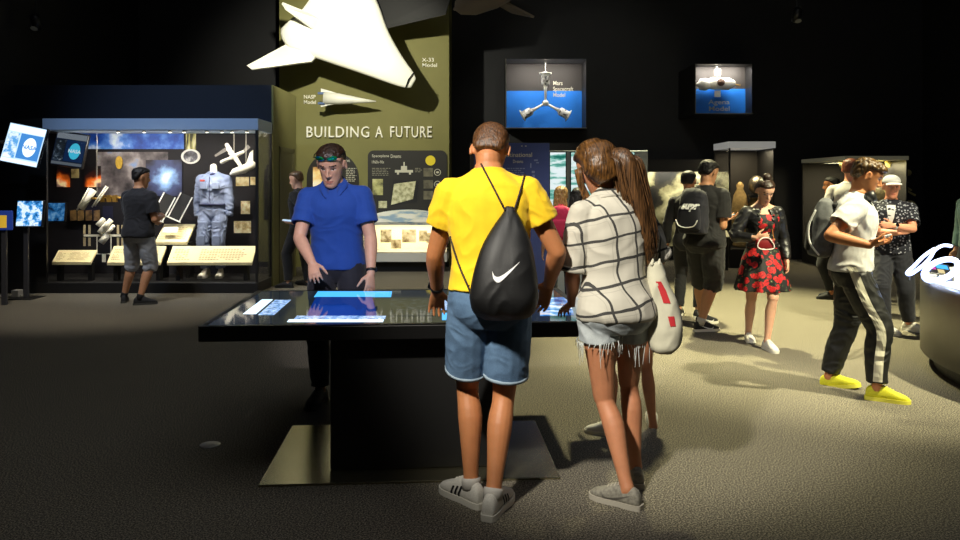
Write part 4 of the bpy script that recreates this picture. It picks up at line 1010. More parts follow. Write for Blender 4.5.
def tall_case(label, x0, x1, yt, ft, Yf, Yb_, trim, en, col=(1,.85,.55)):
    a = at(x0,0,Yf); b = at(x1,0,Yf); zt = at(0,yt,Yf).z; zf = at(0,yt+ft,Yf).z; c = V(((a.x+b.x)/2, Yf, 0)); w = (b.x-a.x)/2; D = Yb_-Yf; t = thing('display_case', label, 'display case', c)
    for nm, lo, hi, m in (('base',(-w,0,0),(w,D,.35),CASE_BLACK),('back_panel',(-w,D-.03,.35),(w,D,zf),mat('case_brown', (28,24,19), .7)),('top_trim',(-w-.01,-.01,zf),(w+.01,D,zt),trim),('corner_post',(-w,0,.35),(-w+.03,.03,zf),CASE_BLACK),('corner_post',(w-.03,0,.35),(w,.03,zf),CASE_BLACK),('side_panel',(w-.01,.03,.35),(w,D-.03,zf),CASE_BLACK)):
        bm = NB(); box(bm, lo, hi, bev=.004); mk(nm, bm, m, t)
    bm = NB(); box(bm, (-w+.03,.008,.35), (w-.03,.016,zf)); mk('glass_pane', bm, GLASS_D, t); bm = NB(); box(bm, (-w+.004,.03,.35), (-w+.012,D-.03,zf)); mk('glass_pane', bm, GLASS_D, t)
    l = bpy.data.lights.new('case_lamp', 'AREA'); l.energy = en; l.shape = 'RECTANGLE'; l.size = w*1.5; l.size_y = D*.5; l.color = col; lo_ = link(bpy.data.objects.new('case_lamp', l)); lo_.location = c + V((0,D*.4,zf-.03))
    return t, c, w, zf
t, c, w, zf = tall_case('narrow black display case with white lit top trim behind the woman in red dress', 729, 775, 141.5, 6.5, 14.0, 14.9, mat('trim_lit', (206,206,202), .5, emit=.28), 18)
TANF = cloth('tan_fabric', (176,146,90), .25, vs=18) if 'cloth' in globals() else mat('tan_fabric', (176,146,90), .8, vary=.25, vscale=18)
def relic(name, label, cat, prof, px, Y, z0, m, sq=1.):
    p = at(px,0,Y); bm = NB(); lathe(bm, prof, (p.x, Y, z0), 22); o = mk(name, bm, m, None, True); tag(o, label, cat); return o
relic('rocket_part', 'tall tan rocket part standing in the narrow display case', 'exhibit', [(.12,0),(.14,.05),(.10,.15),(.15,.4),(.16,.75),(.12,1.0),(.06,1.12),(.07,1.2),(.02,1.26)], 740, 14.5, .35, TANF)
relic('metal_sphere', 'shiny round metal vessel upper right in the narrow display case', 'exhibit', [(.02,0),(.10,.04),(.15,.12),(.16,.2),(.13,.3),(.06,.36),(.01,.37)], 757, 14.5, 1.36, mat('dull_metal', (150,140,120), .3, .8, vary=.3, vscale=12))
relic('metal_urn', 'pale metal vessel lower in the narrow display case', 'exhibit', [(.10,0),(.16,.08),(.18,.25),(.12,.42),(.08,.47),(.10,.52)], 755, 14.5, .78, TANF)
bm = NB(); p = at(757,0,14.5); box(bm, (p.x-.22,14.3,1.32), (p.x+.22,14.7,1.358)); box(bm, (p.x-.22,14.3,.74), (p.x+.22,14.7,.778)); box(bm, (p.x+.18,14.3,.352), (p.x+.22,14.7,.74)); box(bm, (p.x+.18,14.3,.778), (p.x+.22,14.7,1.32)); o = mk('shelf_stand', bm, CASE_BLACK); tag(o, 'black two level shelf stand inside the narrow display case', 'stand')
p = at(716,0,13.6); t = thing('label_stand', 'low stand with cream label boards in front of the mural', 'label panel', (p.x, 13.6, 0))
bm = NB(); box(bm, (-.22,0,0), (.22,.3,.62)); mk('plinth', bm, CASE_BLACK, t)
for z0 in (.62,.76):
    bm = NB(); rings_mesh(bm, [[V((x,-.08+(z0-.62)*1.2,z0)), V((x,.08+(z0-.62)*1.2,z0+.10)), V((x,.10+(z0-.62)*1.2,z0+.09)), V((x,-.06+(z0-.62)*1.2,z0-.012))] for x in (-.22,.22)]); mk('label_board', bm, mat('label_lit', (232,220,160), .5, emit=.35), t)
t, c, w, zf = tall_case('wide display case with yellow pipework behind the man in white T-shirt', 845, 908, 156, 4, 13.4, 15.2, mat('trim_metal', (170,166,140), .4, emit=.10), 75, (1,.88,.55))
def engine():
    c_ = at(876,0,14.2); t = thing('rocket_engine', 'engine exhibit with cream pipes inside the wide display case', 'exhibit', (c_.x, 14.2, .35)); z = lambda py: at(0,py,14.2).z-.35; X = lambda px: (px-480)/F*14.2 - c_.x
    PY = mat('pipe_cream', (200,188,120), .5)
    for pts in ([(836,160),(838,166),(846,170),(854,168)],[(882,160),(884,165),(894,170),(902,173)],[(862,161),(868,168),(876,170)]):
        bm = NB(); tube(bm, cr([V((X(a),-.2,z(b))) for a,b in pts], 4), .06, 12); mk('pipe', bm, PY, t, True)
    bm = NB(); lathe(bm, [(.30,0),(.42,.02),(.36,.2),(.22,.5),(.14,.7),(.20,.8),(.24,1.0),(.20,1.2),(.10,1.35),(.02,1.4)], (.15,.1,0), 24); mk('nozzle', bm, mat('engine_metal', (96,88,66), .35, .6, vary=.4, vscale=8), t, True)
    for i,(px,py) in enumerate(((893,178),(900,190),(886,196),(902,206))):
        bm = NB(); pts = [V((X(px)+.12*math.cos(a*1.1+i), -.25+.05*math.sin(a), z(py)+.10*math.sin(a))) for a in np.linspace(0,5.2,9)]; tube(bm, cr(pts,2), .018, 8); mk('coil_line', bm, PY, t, True)
engine()

# ---- curved counter with neon letters ---------------------------------------------------
cc = V((5.81,5.46,0)); RR = 2.25
t = thing('curved_counter', 'round brushed metal counter with black plinth at the right edge', 'counter', cc)
bm = NB(); lathe(bm, [(RR-.10,0),(RR-.10,.11)], (0,0,0), 128); mk('plinth', bm, mat('plinth_black', (10,10,11), .5), t, True).data.polygons.foreach_set('use_smooth', [False]*130)
bm = NB(); n = 128
prof = [(RR-.06,.11),(RR,.13),(RR,.70),(RR-.01,.735),(RR-.05,.745)]; Rg = [[bm.verts.new((r*math.cos(2*PI*k/n), r*math.sin(2*PI*k/n), z)) for k in range(n)] for r, z in prof]
for a, b in zip(Rg, Rg[1:]):
    for k in range(n): bm.faces.new((a[k], a[(k+1)%n], b[(k+1)%n], b[k]))
mk('drum', bm, mat('drum_steel', (120,118,110), .42, .55, vary=.05, vscale=6), t, True)
bm = NB(); prism(bm, [((RR-.05)*math.cos(2*PI*k/n), (RR-.05)*math.sin(2*PI*k/n)) for k in range(n)], .72, .745); mk('worktop', bm, mat('worktop_white', (190,194,204), .35), t)
YN = lambda py: 6.02 + (288-py)*.0125
NP = lambda px, py, d=0: at(px, py, YN(py)) + V((0,d,0))
NEON = mat('neon_tube', (206,220,255), .4, emit=2.4, ergb=(170,190,255))
o0 = at(930,283,6.05); t = thing('neon_sign', 'glowing blue white neon script letters Vo on the curved counter', 'neon sign', o0)
bm = NB(); tube(bm, [p-o0 for p in map(V, cr([NP(934,249), NP(924,256), NP(914,266), NP(907,273), NP(911,274), NP(921,267), NP(930,258), NP(935,250), NP(943,245.5), NP(951,246)], 5))], .014, 10); mk('letter_v', bm, NEON, t, True)
bm = NB(); pts = [NP(941+17.5*math.cos(a)*.97 , 270 - 9.5*math.sin(a) - 5.0*math.cos(a)) - o0 for a in [2*PI*j/36 for j in range(37)]]; tube(bm, pts, .024, 10, caps='flat'); mk('letter_o', bm, NEON, t, True)
bm = NB()
for px,py in ((911,274),(925,279),(941,281),(955,276)): p = NP(px,py)-o0; cyl(bm, (p.x,p.y+.03,.747-o0.z), (p.x,p.y+.03,max(p.z,.76-o0.z)), .010, 8)
mk('stand_pin', bm, STEEL, t)
c = NP(941,269); t = thing('small_tablet', 'small lit tablet standing inside the neon letter o', 'tablet', c+V((0,.02,0))); M = Matrix.Rotation(rad(-58),4,'X') @ Matrix.Rotation(rad(15),4,'Y')
bm = NB(); box(bm, (-.085,0,-.075), (.085,.012,.075), bev=.004, M=M); mk('housing', bm, BLACK_PLASTIC_, t)
for nm, x0, z0, x1, z1, m in (('sky_icon',-.02,.005,.07,.06,S_C),('pink_icon',-.07,-.02,-.03,.02,screen_mat('icon_pink',(220,80,180),1)),('cream_icon',-.02,-.06,.03,-.01,screen_mat('icon_cream',(240,220,160),1))):
    bm = NB(); box(bm, (x0,-.002,z0), (x1,0,z1), M=M); mk(nm, bm, m, t)
bm = NB(); tube(bm, [V((0,.01,-.02)), V((0,.05,-.3+.02))], .008, 8)
q = .748-c.z; bm.free(); bm = NB(); cyl(bm, (0,.03,q), (0,.012,-.02), .008, 8); mk('stand', bm, STEEL, t)

# ---- track lamps under the ceiling
for px, py, Y, lab in ((797,15,12.5,'small black track lamp under the ceiling at upper right'), (36,22,11.5,'small black track lamp under the ceiling at upper left')):
    c = at(px, py, Y); t = thing('track_lamp', lab, 'lamp', c)
    bm = NB(); lathe(bm, [(.05,-.12),(.075,-.11),(.075,.08),(.04,.13),(.01,.14)], (0,0,0), 18, M=Matrix.Rotation(rad(25),4,'X')); mk('can', bm, mat('lamp_black', (26,26,28), .35, .3), t, True)
    bm = NB(); cyl(bm, (0,0,.10), (0,0,ZC-c.z), .012, 8); mk('stem', bm, MATS['lamp_black'], t); bm = NB(); cyl(bm, (0,-.052,-.108), (0,-.056,-.116), .05, 16); mk('lens', bm, mat('lens_glint', (120,120,110), .2, emit=.05), t)
# ------------------------------------------------------------------ the visitors
SK_TAN = skin_mat('skin_tan', (186,122,78)); SK_FAIR = skin_mat('skin_fair', (205,158,132)); SK_OLIVE = skin_mat('skin_olive', (188,136,100)); SK_PINK = skin_mat('skin_pink', (206,140,112))
SK_LEGS = skin_mat('skin_warm', (190,128,92))
HAIR_BLACK = hair_mat('hair_black', (9,8,8), (24,20,18), rough=.6); HAIR_BROWN = hair_mat('hair_brown', (30,18,10), (74,46,24)); HAIR_DARK = hair_mat('hair_dark_brown', (24,15,9), (58,36,20))
HAIR_BLOND = hair_mat('hair_blond', (110,80,40), (190,150,90)); HAIR_LIGHT = hair_mat('hair_light_brown', (70,50,30), (120,90,58)); HAIR_HONEY = hair_mat('hair_honey', (36,22,11), (122,82,38), 150, .36, (1,.07,.16))
WHITE_RUBBER = mat('white_rubber', (215,212,200), .6); BLACK_RUBBER = mat('black_rubber', (16,16,17), .6); SHOE_WHITE = mat('shoe_white', (214,210,202), .7, vary=.06); SHOE_BLACK = mat('shoe_black', (20,20,22), .7)
def cloth(name, rgb, vary=.08, rough=.85, vs=14): return mat(name, rgb, rough, vary=vary, vscale=vs, bump=.15, bscale=420, sheen=.1)
BLACK_CLOTH = cloth('black_cloth', (17,17,19)); NAVY_CLOTH = cloth('navy_cloth', (20,22,34)); BLACK_TEE = cloth('black_tee', (22,23,30))
BLACK_CORD = mat('black_cord', (14,12,12), .6); BLACK_PLASTIC = mat('black_plastic', (12,12,13), .35)

def denim(name, rgb, fade):
    t = NT(name); v = t.co()
    n1 = t.noise(7, 4, .6, v); n2 = t.noise(420, 2, .6, t.mapping(v, sc=(1,1,.25)))
    c = t.ramp(n1.outputs[0], [(.35, lin(rgb)), (.68, lin(fade))])
    c2 = t.mix(t.math('MULTIPLY', n2.outputs[0], .45), c, lin(tuple(min(255, x*1.5) for x in fade)))
    t.link(c2, t.b.inputs['Base Color']); t.b.inputs['Roughness'].default_value = .9; t.bump(n2.outputs[0], .3, .003)
    MATS[name] = t.m; return t.m

def swoosh_on(name, me, m, origin, ux, uy, d, parent, size):
    bv = bvh_of(me); u, l = swoosh(24); bm = NB()
    mp = lambda p: V(origin) + V(ux)*(p[0]*size) + V(uy)*(p[1]*size)
    strip_decal(bm, [mp(p) for p in u], [mp(p) for p in l], bv, d, .003, 3)
    return mk(name, bm, m, parent, recalc=False)

def hem_band(p, name, m, ring_fn): pass

# --- man in yellow ------------------------------------------------------------
Yy = 3.60
yl = Person('man in yellow T-shirt and denim shorts leaning on the touch table', ((490-480)/F*Yy, Yy-.02), 0, 1.89, skin=SK_TAN, bulk=.98, voxel=.0052, neck=.030, sw=.166, lean=8, side=-1.5, twist=0, pelvis=(0,-.02,.0),
    head=(36,-8,3), feet={'L': dict(w=(-.045,3.62), yaw=40), 'R': dict(w=(.062,3.50), yaw=-20)},
    hands={'L': dict(w=at(437,291,3.86), pole=(-.40,-.8,.0), dir=(-.05,.62,-.75), palm=(.1,-.5,-.8), curl=14), 'R': dict(w=at(549,284,3.80), pole=(.44,-.75,0), dir=(-.25,.35,-.9), palm=(-.6,-.5,-.2), curl=22)}, brow=mat('brow_brown', (60,40,24)))
yl.body()
YELLOW = cloth('yellow_cotton', (240,198,22), .05)
yshirt = yl.top('t_shirt', YELLOW, hem=.965, sleeve=.50, loose=.020, hemloose=.022, sl=.030, amp=.006, freq=(7,7,10), vox=.0055)
DEN1 = denim('blue_denim', (44,66,92), (84,110,138))
ysh = yl.bottom('denim_shorts', DEN1, length=.80, loose=.010, legl=.030, waist=.99, amp=.004, vox=.0055)
for sd in 'LR':
    hip, Kn, A = yl.leg[sd]; bm = NB(); a = hip.lerp(Kn,.765); b = hip.lerp(Kn,.80); r = .068*yl.k*yl.bulk+.041
    tube(bm, [a, b], [r+.001, r+.0015], 22, hollow=(.010,.02), caps='flat'); mk('cuff', bm, denim('pale_denim_' + sd, (112,130,146), (140,156,168)), ysh, True)
yl.shoes(mat('knit_white', (205,202,192), .8, vary=.1, vscale=160), WHITE_RUBBER, stripe=SHOE_BLACK)
yl.socks(mat('sock_white', (200,196,188), .9), .03)
yl.hair_cap(hair_mat('hair_cropped', (46,27,13), (112,72,36), 140), BUZZ, .0015, .0055)
yl.watch('L', BLACK_PLASTIC, mat('watch_glass', (10,12,16), .1))

# drawstring bag on his back
def drawstring_bag():
    t = thing('drawstring_bag', "black drawstring gym bag with white tick on yellow-shirted man's back", 'bag', yl.root.location, 0)
    c = lambda px, py, Y: yl.inv @ at(px, py, Y)
    Yb = 3.40
    secs = [(207,510,.018,.016),(213,510,.030,.024),(224,509,.062,.040),(242,507,.105,.062),(262,505,.132,.078),(284,504,.150,.088),(300,504,.152,.088),(312,504,.135,.074),(319,504,.09,.045)]
    R = []
    for py, px, rx, ry in cr(secs, 3):
        o = c(px, py, Yb)
        y0 = o.y + .055
        R.append([V((o.x + rx*spow(math.cos(2*PI*j/36), .8)*(1+.035*math.sin(9*2*PI*j/36)*max(0,1-(py-207)/60)), y0 + ry*spow(math.sin(2*PI*j/36), .85) - ry, o.z)) for j in range(36)])
    bm = NB(); rings_mesh(bm, R); me = fuse(bm, .006, 3); wrinkle(me, .006, (11,11,5), 5)
    pouch = obj('pouch', me, mat('black_nylon', (13,13,14), .55, bump=.2, bscale=300), t, True)
    swoosh_on('tick_mark', me, mat('print_white', (236,236,234), .6), c(493,279,Yb-.1), (.94,0,.10), (-.10,0,.94), (0,1,0), pouch, .135)
    bv = bvh_of(yshirt.data)
    for sg, topx, gx in ((-1, 478, 505), (1, 528, 515)):
        tx = c(topx, 170, 3.5).x; b = c(gx, 210, Yb); pts = []
        for j in range(6):                                              # over the shoulder, front to back
            q = V((tx - sg*.012*j/5, .16 - .20*j/5 + .03, 2.2)); h = bv.ray_cast(q, V((0,0,-1)))
            if h[0]: pts.append(h[0] + V((0,0,.005)))
        t0 = pts[-1]
        for j in range(1, 10):
            q = t0.lerp(b, j/9); h = bv.ray_cast(q - V((0,.6,0)), V((0,1,0)))
            if h[0]: pts.append(h[0] - V((0,.006,0)))
        pts.append(V((b.x, R[2][27].y, b.z)))
        bm = NB(); tube(bm, cr(pts, 2), .0048, 8); mk('cord', bm, mat('cord_maroon', (34,14,14), .7), t, True)
    lo = [c(451,236,3.60), c(458,262,3.50), c(470,290,3.44), c(478,308,3.42)]
    pts = []
    for q in cr(lo, 3):
        q = V(q); h = bv.ray_cast(q - V((0,.5,0)), V((0,1,0)))
        pts.append(h[0] - V((0,.006,0)) if h[0] and h[0].y < q.y + .15 else q)
    bm = NB(); tube(bm, pts, .0048, 8); mk('cord', bm, MATS['cord_maroon'], t, True)
drawstring_bag()

# --- woman in plaid -----------------------------------------------------------
Yw = 3.74
wm = Person('woman in white plaid shirt and frayed denim shorts beside the touch table', ((613-480)/F*Yw, Yw), 8, 1.77, True, SK_LEGS, bulk=1.0, voxel=.0052, lean=9, side=-3, twist=6, prot=4, pelvis=(0,-.02,0),
    head=(24,34,-10), feet={'L': dict(w=(.70,3.585), wyaw=52), 'R': dict(w=(.80,3.86), wyaw=4)},
    hands={'L': dict(w=at(572,303,3.90), pole=(-.35,-.8,-.1), dir=(-.35,.8,-.45), palm=(.3,-.2,-.9), curl=20), 'R': dict(w=(.80,4.10,1.12), pole=(.6,-.6,-.5), dir=(-.5,.8,.1), palm=(-.3,0,-.9), curl=25)})
wm.body()
def plaid():
    t = NT('plaid_cotton'); v = t.co(); nz = t.noise(3.2, 2, .5, v)
    vv = t.n('ShaderNodeVectorMath', operation='MULTIPLY_ADD'); t.link(nz.outputs[1], vv.inputs[0]); vv.inputs[1].default_value = (.10,.10,.10); t.link(v, vv.inputs[2])
    x, y, z = t.sep(t.mapping(vv.outputs[0], rot=(0, rad(11), rad(4))))
    u = t.math('ADD', x, t.math('MULTIPLY', y, .75))
    def line(c, p, w, o):
        f = t.math('FRACT', t.math('ADD', t.math('DIVIDE', c, p), o)); return t.math('LESS_THAN', f, w)
    l1 = line(u, .122, .105, .2); l2 = line(z, .112, .115, .45); l3 = line(u, .122, .03, .36); l4 = line(z, .112, .03, .62)
    a = t.math('MAXIMUM', l1, l2); b = t.math('MAXIMUM', l3, l4)
    c = t.mix(t.math('MULTIPLY', b, .18), lin((194,189,174)), lin((60,62,66))); c = t.mix(t.math('MULTIPLY', a, .93), c, lin((26,26,30)))
    t.link(c, t.b.inputs['Base Color']); t.b.inputs['Roughness'].default_value = .85
    t.bump(t.noise(300, 2, .5, v).outputs[0], .15, .003); return t.m
PLAID = plaid()
wshirt = wm.top('plaid_shirt', PLAID, hem=.865, sleeve=.92, loose=.026, hemloose=.026, sl=.026, amp=.010, freq=(7,7,8), seed=2, vox=.0055)
bm = NB(); nbk = wm.T(0,-.012,1.455)
tube(bm, [wm.T(0,-.014,1.445), wm.T(0,-.012,1.465), wm.T(0,-.012,1.492)], [.090,.078,.068], 24, hollow=(.008,.03), caps='flat'); mk('collar', bm, PLAID, wshirt, True)
for sd in 'LR':
    S, E, Wr = wm.arm[sd]; bm = NB(); a = S.lerp(E,.86); b = S.lerp(E,.955); tube(bm, [a, a.lerp(b,.5), b], [.077,.080,.078], 18, hollow=(.010,.03), caps='flat'); mk('rolled_cuff', bm, PLAID, wshirt, True)
DEN2 = denim('washed_denim', (120,136,144), (172,182,182))
wsh = wm.bottom('denim_shorts', DEN2, length=.34, loose=.020, legl=.024, waist=1.0, amp=.005, vox=.0055)
for sd in 'LR':
    hip, Kn, A = wm.leg[sd]; bm = NB(); c = hip.lerp(Kn,.345); d = (Kn-hip).normalized(); u = d.cross(V((0,1,0))).normalized(); w = d.cross(u)
    r = .078*wm.k + .024*1.2
    for j in range(54):
        a = random.uniform(0, 2*PI); Lf = random.choice((.018,.025,.03,.045,.07,.10)) * random.uniform(.7,1.2); o = c + (u*math.cos(a)+w*math.sin(a))*(r+.004) - d*.01
        sw = V((random.uniform(-.012,.012), random.uniform(-.012,.012), 0)); tube(bm, [o, o+V((0,0,-Lf*.5))+sw*.5, o+V((0,0,-Lf))+sw], [.0022,.0018,.0012], 5)
    mk('frayed_hem', bm, mat('frayed_threads', (196,200,194), .9), wsh, True)
wm.shoes(mat('mesh_grey', (128,124,112), .8, vary=.35, vscale=70), mat('sole_grey', (170,164,150), .7), tick=mat('tick_grey', (86,82,76), .6))
wm.hair_cap(HAIR_HONEY, [(z, hw+(.036 if .05 < z < .14 else .026 if z < .16 else .014), yf+(.050 if z < .14 else .020 if z < .17 else .006), yb-.012) for z,hw,yf,yb in LONGCAP[:-1]] + [(.252,.046,.046,-.066),(.262,.02,.01,-.03)], .0018, .0055, (90,20,40))
def ponytail(p):
    H = p.HM; bm = NB(); rnd = random.Random(5)
    root = H @ V((.022,-.122,.125)); 
    ctl = [H @ V((.016,-.085,.145)), root, root + V((.030,-.030,-.02)), root + V((.055,-.030,-.12)), root + V((.085,-.030,-.24)), root + V((.120,-.030,-.37)), root + V((.140,-.028,-.46)), root + V((.150,-.022,-.53))]
    core = cr(ctl, 3); n = len(core)
    tube(bm, core, [.020 + .034*math.sin(PI*min(1,(j/(n-1))*1.05))**.6*(1 if j < n*.7 else (n-j)/(n*.3)) for j in range(n)], 14)
    for i in range(120):
        a = rnd.uniform(0, 2*PI); q = rnd.uniform(.55,1)**.5; spr = rnd.uniform(.8,1.15); L = rnd.uniform(.72,1.0); pts = []; rr = []
        for j, c in enumerate(core):
            f = j/(n-1)
            if f > L: break
            w = (.022 + .045*math.sin(PI*min(1,f*.95+.03))**.7) * spr * q
            if f < .12: w = .020
            wob = .006*math.sin(6*f + i)
            pts.append(V(c) + V((math.cos(a)*w*1.15+wob, math.sin(a)*w*.75, math.sin(a)*w*.3*(1-f)))); rr.append(.0048*(1-.75*(f/L)**2)+.0006)
        if len(pts) > 3: tube(bm, pts, rr, 5, caps='flat')
    t = mk('ponytail', bm, hair_mat('hair_ponytail', (22,14,8), (116,80,46), 150, .38, (1,1,.06)), p.root, True)
    # loose front locks on the left of the face
    bm = NB()
    for i in range(26):
        a = rnd.uniform(0,1); q = [H @ V((-.075-.008*a, .03+.03*a, .15)), H @ V((-.088, .045+.03*a, .09)), H @ V((-.085+rnd.uniform(-.01,.01), .05+.03*a, .02)), H @ V((-.078+rnd.uniform(-.015,.015), .05+.03*a, -.06-.05*rnd.random()))]
        tube(bm, cr(q,2), [.007,.007,.006,.005,.004,.003,.002], 5, caps='flat')
    mk('loose_locks', bm, HAIR_HONEY, p.root, True)
    bm = NB(); d = (ctl[2]-ctl[1]).normalized(); u = d.cross(V((0,0,1))).normalized(); w = d.cross(u); c = root + d*.008
    for e in (-.006, .004): tube(bm, [c + d*e + (u*math.cos(a)+w*math.sin(a))*.031 for a in [2*PI*j/20 for j in range(21)]], .0042, 6, caps='flat')
    mk('hair_tie', bm, mat('hair_tie_cream', (206,176,140), .6), t, True)
ponytail(wm)

def tote():
    t = thing('tote_bag', "off white cloth tote with red print hanging at the plaid woman's side", 'bag', wm.root.location, 0)
    inv = Matrix.Translation(-wm.root.location); c = lambda px, py, Y: inv @ at(px, py, Y)
    Yt = 3.72
    secs = [(262,655,.030,.05),(275,656,.045,.055),(295,660,.068,.065),(318,664,.084,.075),(335,665,.086,.08),(346,664,.070,.075),(352,662,.040,.05)]
    R = []
    for py, px, rx, ry in cr(secs, 3):
        o = c(px, py, Yt); R.append([V((o.x + rx*spow(math.cos(2*PI*j/28), .8), o.y + ry*spow(math.sin(2*PI*j/28), .8), o.z)) for j in range(28)])
    bm = NB(); rings_mesh(bm, R); me = fuse(bm, .0065, 3); wrinkle(me, .008, (9,9,6), 4)
    b = obj('sack', me, cloth('off_white_canvas', (200,196,172), .08), t, True)
    bv = bvh_of(me); bm = NB()
    A = [c(x,y,3.6) for x,y in ((663,283),(666,292),(670,305),(673,318),(675,328))]; B = [c(x,y,3.6) for x,y in ((668,283),(673,292),(677,305),(680,318),(681,328))]
    strip_decal(bm, A[:3], B[:3], bv, (-.35,1,0), .003, 3); mk('print', bm, mat('print_red', (196,44,50), .7), b, recalc=False)
    bm = NB(); strip_decal(bm, A[3:], B[3:], bv, (-.35,1,0), .003, 3); mk('print', bm, MATS['print_red'], b, recalc=False)
    sh = wm.root.location
    for dx in (0, .035):
        S = wm.W @ wm.arm['R'][0]; top = S - wm.root.location + V((-.01+dx*.5, 0, .072))
        bm = NB(); tube(bm, cr([c(656,264,Yt-.04) + V((dx-.02,0,0)), top + V((.085,-.10,-.18)), top + V((.035,-.075,-.03)), top, top + V((.03,.09,-.04)), top + V((.10,.10,-.2)), c(656,264,Yt+.04) + V((dx-.02,0,0))], 4), (.011,.003), 8); mk('strap', bm, MATS['off_white_canvas'], t, True)
tote()

# --- man in blue polo -----------------------------------------------------------
bl = Person('man in royal blue polo pointing at the touch table, facing the camera', ((337-480)/F*5.42, 5.44), 180, 1.84, skin=SK_FAIR, bulk=1.02, voxel=.0058, lean=15, side=2, neck=.045, head=(27,-4,0), headscale=1.08,
    feet={'R': dict(w=(-1.13,5.30)), 'L': dict(w=(-.86,5.36))},
    hands={'R': dict(w=at(312,263,5.08), pole=(.8,-.5,-.1), dir=(.35,-.75,-.75), palm=(.3,.1,-.9), curl=24), 'L': dict(w=at(371,274,5.22), pole=(-.5,-.8,0), dir=(.02,-.5,-.85), palm=(-.6,.6,-.3), curl=14)}, brow=mat('brow_brown', (60,40,24)))
bl.body()
BLUE = cloth('blue_pique', (20,66,150), .06)
bshirt = bl.top('polo_shirt', BLUE, hem=.89, sleeve=.66, loose=.022, hemloose=.024, sl=.026, amp=.005, freq=(7,7,10), seed=8)
bm = NB()
for sg in (-1, 1):
    a = [bl.T(sg*.006,.070,1.435), bl.T(sg*.040,.056,1.465), bl.T(sg*.068,.0,1.495), bl.T(sg*.045,-.062,1.508), bl.T(0,-.075,1.51)]
    b = [bl.T(sg*.040,.104,1.40), bl.T(sg*.072,.075,1.435), bl.T(sg*.100,.0,1.465), bl.T(sg*.060,-.085,1.475), bl.T(0,-.098,1.475)]
    A = cr(a,4); B = cr(b,4)
    R = [[V(p), V(q), V(q)+V((0,0,.010)), V(p)+V((0,0,.012))] for p, q in zip(A, B)]; rings_mesh(bm, R)
mk('collar', bm, BLUE, bshirt, True)
bl.bottom('trousers', NAVY_CLOTH, length=1.93, loose=.016, legl=.02, waist=1.0, seed=6)
bl.shoes(SHOE_BLACK, mat('sole_dark', (60,58,54), .7))
bl.hair_cap(HAIR_DARK, SHORT, .006, .006, (44,44,44))
bl.watch('L', BLACK_PLASTIC, MATS['watch_glass'])
def shades(p):
    H = p.HM; t = NB()
    fr = NB(); tube(fr, [H @ V((-.080,.03,.205)), H @ V((-.074,.075,.206)), H @ V((0,.097,.204)), H @ V((.074,.075,.206)), H @ V((.080,.03,.205))], .004, 8)
    for sg in (-1, 1): tube(fr, [H @ V((sg*.080,.03,.205)), H @ V((sg*.086,-.04,.190))], .0035, 8)
    f = mk('sunglasses', fr, BLACK_PLASTIC, p.root, True)
    m = NT('mirror_lens'); nz = m.noise(55, 2, .5, m.co()); m.link(m.ramp(nz.outputs[0], [(.40, lin((4,60,30))), (.50, lin((40,220,110))), (.62, lin((20,110,200)))]), m.b.inputs['Base Color']); m.b.inputs['Metallic'].default_value = .8; m.b.inputs['Roughness'].default_value = .12
    for sg in (-1, 1):
        bm = NB(); M = H @ Matrix.Translation((sg*.036, .0875, .203)) @ Matrix.Rotation(-sg*rad(20), 4, 'Z') @ Matrix.Rotation(rad(-20), 4, 'X')
        ellipsoid(bm, (0,0,0), (.031,.007,.019), M, 20); mk('lens', bm, m.m, f, True)
shades(bl)

# --- man at the display case --------------------------------------------------------
lm = Person('man in black T-shirt and grey shorts at the lit display case', ((139-480)/F*9.68, 9.68), -28, 1.76, skin=SK_OLIVE, bulk=1.08, voxel=.008, lean=2, head=(6,-22,0), prot=8,
    feet={'L': dict(w=((124-480)/F*9.85, 9.85), wyaw=20), 'R': dict(w=((140-480)/F*9.66, 9.66), wyaw=-62)},
    hands={'R': dict(w=at(163,216,9.85), pole=(.5,-.8,-.4), dir=(-.4,.8,.2), palm=(-.5,0,-.5)), 'L': dict(w=at(150,224,10.0), pole=(-.5,-.7,-.4), dir=(.5,.6,.1), palm=(.5,0,-.6))})
lm.body(); lm.top('t_shirt', BLACK_TEE, hem=.86, sleeve=.72, loose=.03, hemloose=.034, sl=.03, amp=.006, vox=.008)
lm.bottom('shorts', cloth('grey_cloth', (160,164,172)), length=1.02, loose=.024, legl=.03, waist=1.0, vox=.008)
lm.shoes(SHOE_BLACK, mat('sole_dark', (60,58,54), .7)); lm.socks(mat('sock_black', (22,22,24), .9), .05); lm.hair_cap(HAIR_BLACK, SHORT, .010, .008, (34,34,34))

# --- man in dark clothes by the olive wall --------------------------------------------
dm = Person('man in black jacket walking past the olive wall, holding white phone', ((300-480)/F*11.3, 11.3), 78, 1.75, skin=SK_FAIR, voxel=.008, lean=5, head=(14,0,0),
    feet={'L': dict(w=((289-480)/F*11.3, 11.25), wyaw=78), 'R': dict(w=((306-480)/F*11.5, 11.55), wyaw=70, pitch=-14)},
    hands={'L': dict(w=at(293,223,11.0), pole=(-.3,-1,-.6), dir=(-.9,-.1,.1), palm=(0,-.3,.9), curl=22)})
dm.body(); dm.top('jacket', BLACK_CLOTH, hem=.88, sleeve=1.88, loose=.028, sl=.022, amp=.006, vox=.008); dm.bottom('trousers', BLACK_CLOTH, length=1.93, vox=.008); dm.shoes(SHOE_BLACK, SHOE_BLACK)
dm.hair_cap(HAIR_LIGHT, SHORT, .006, .008)

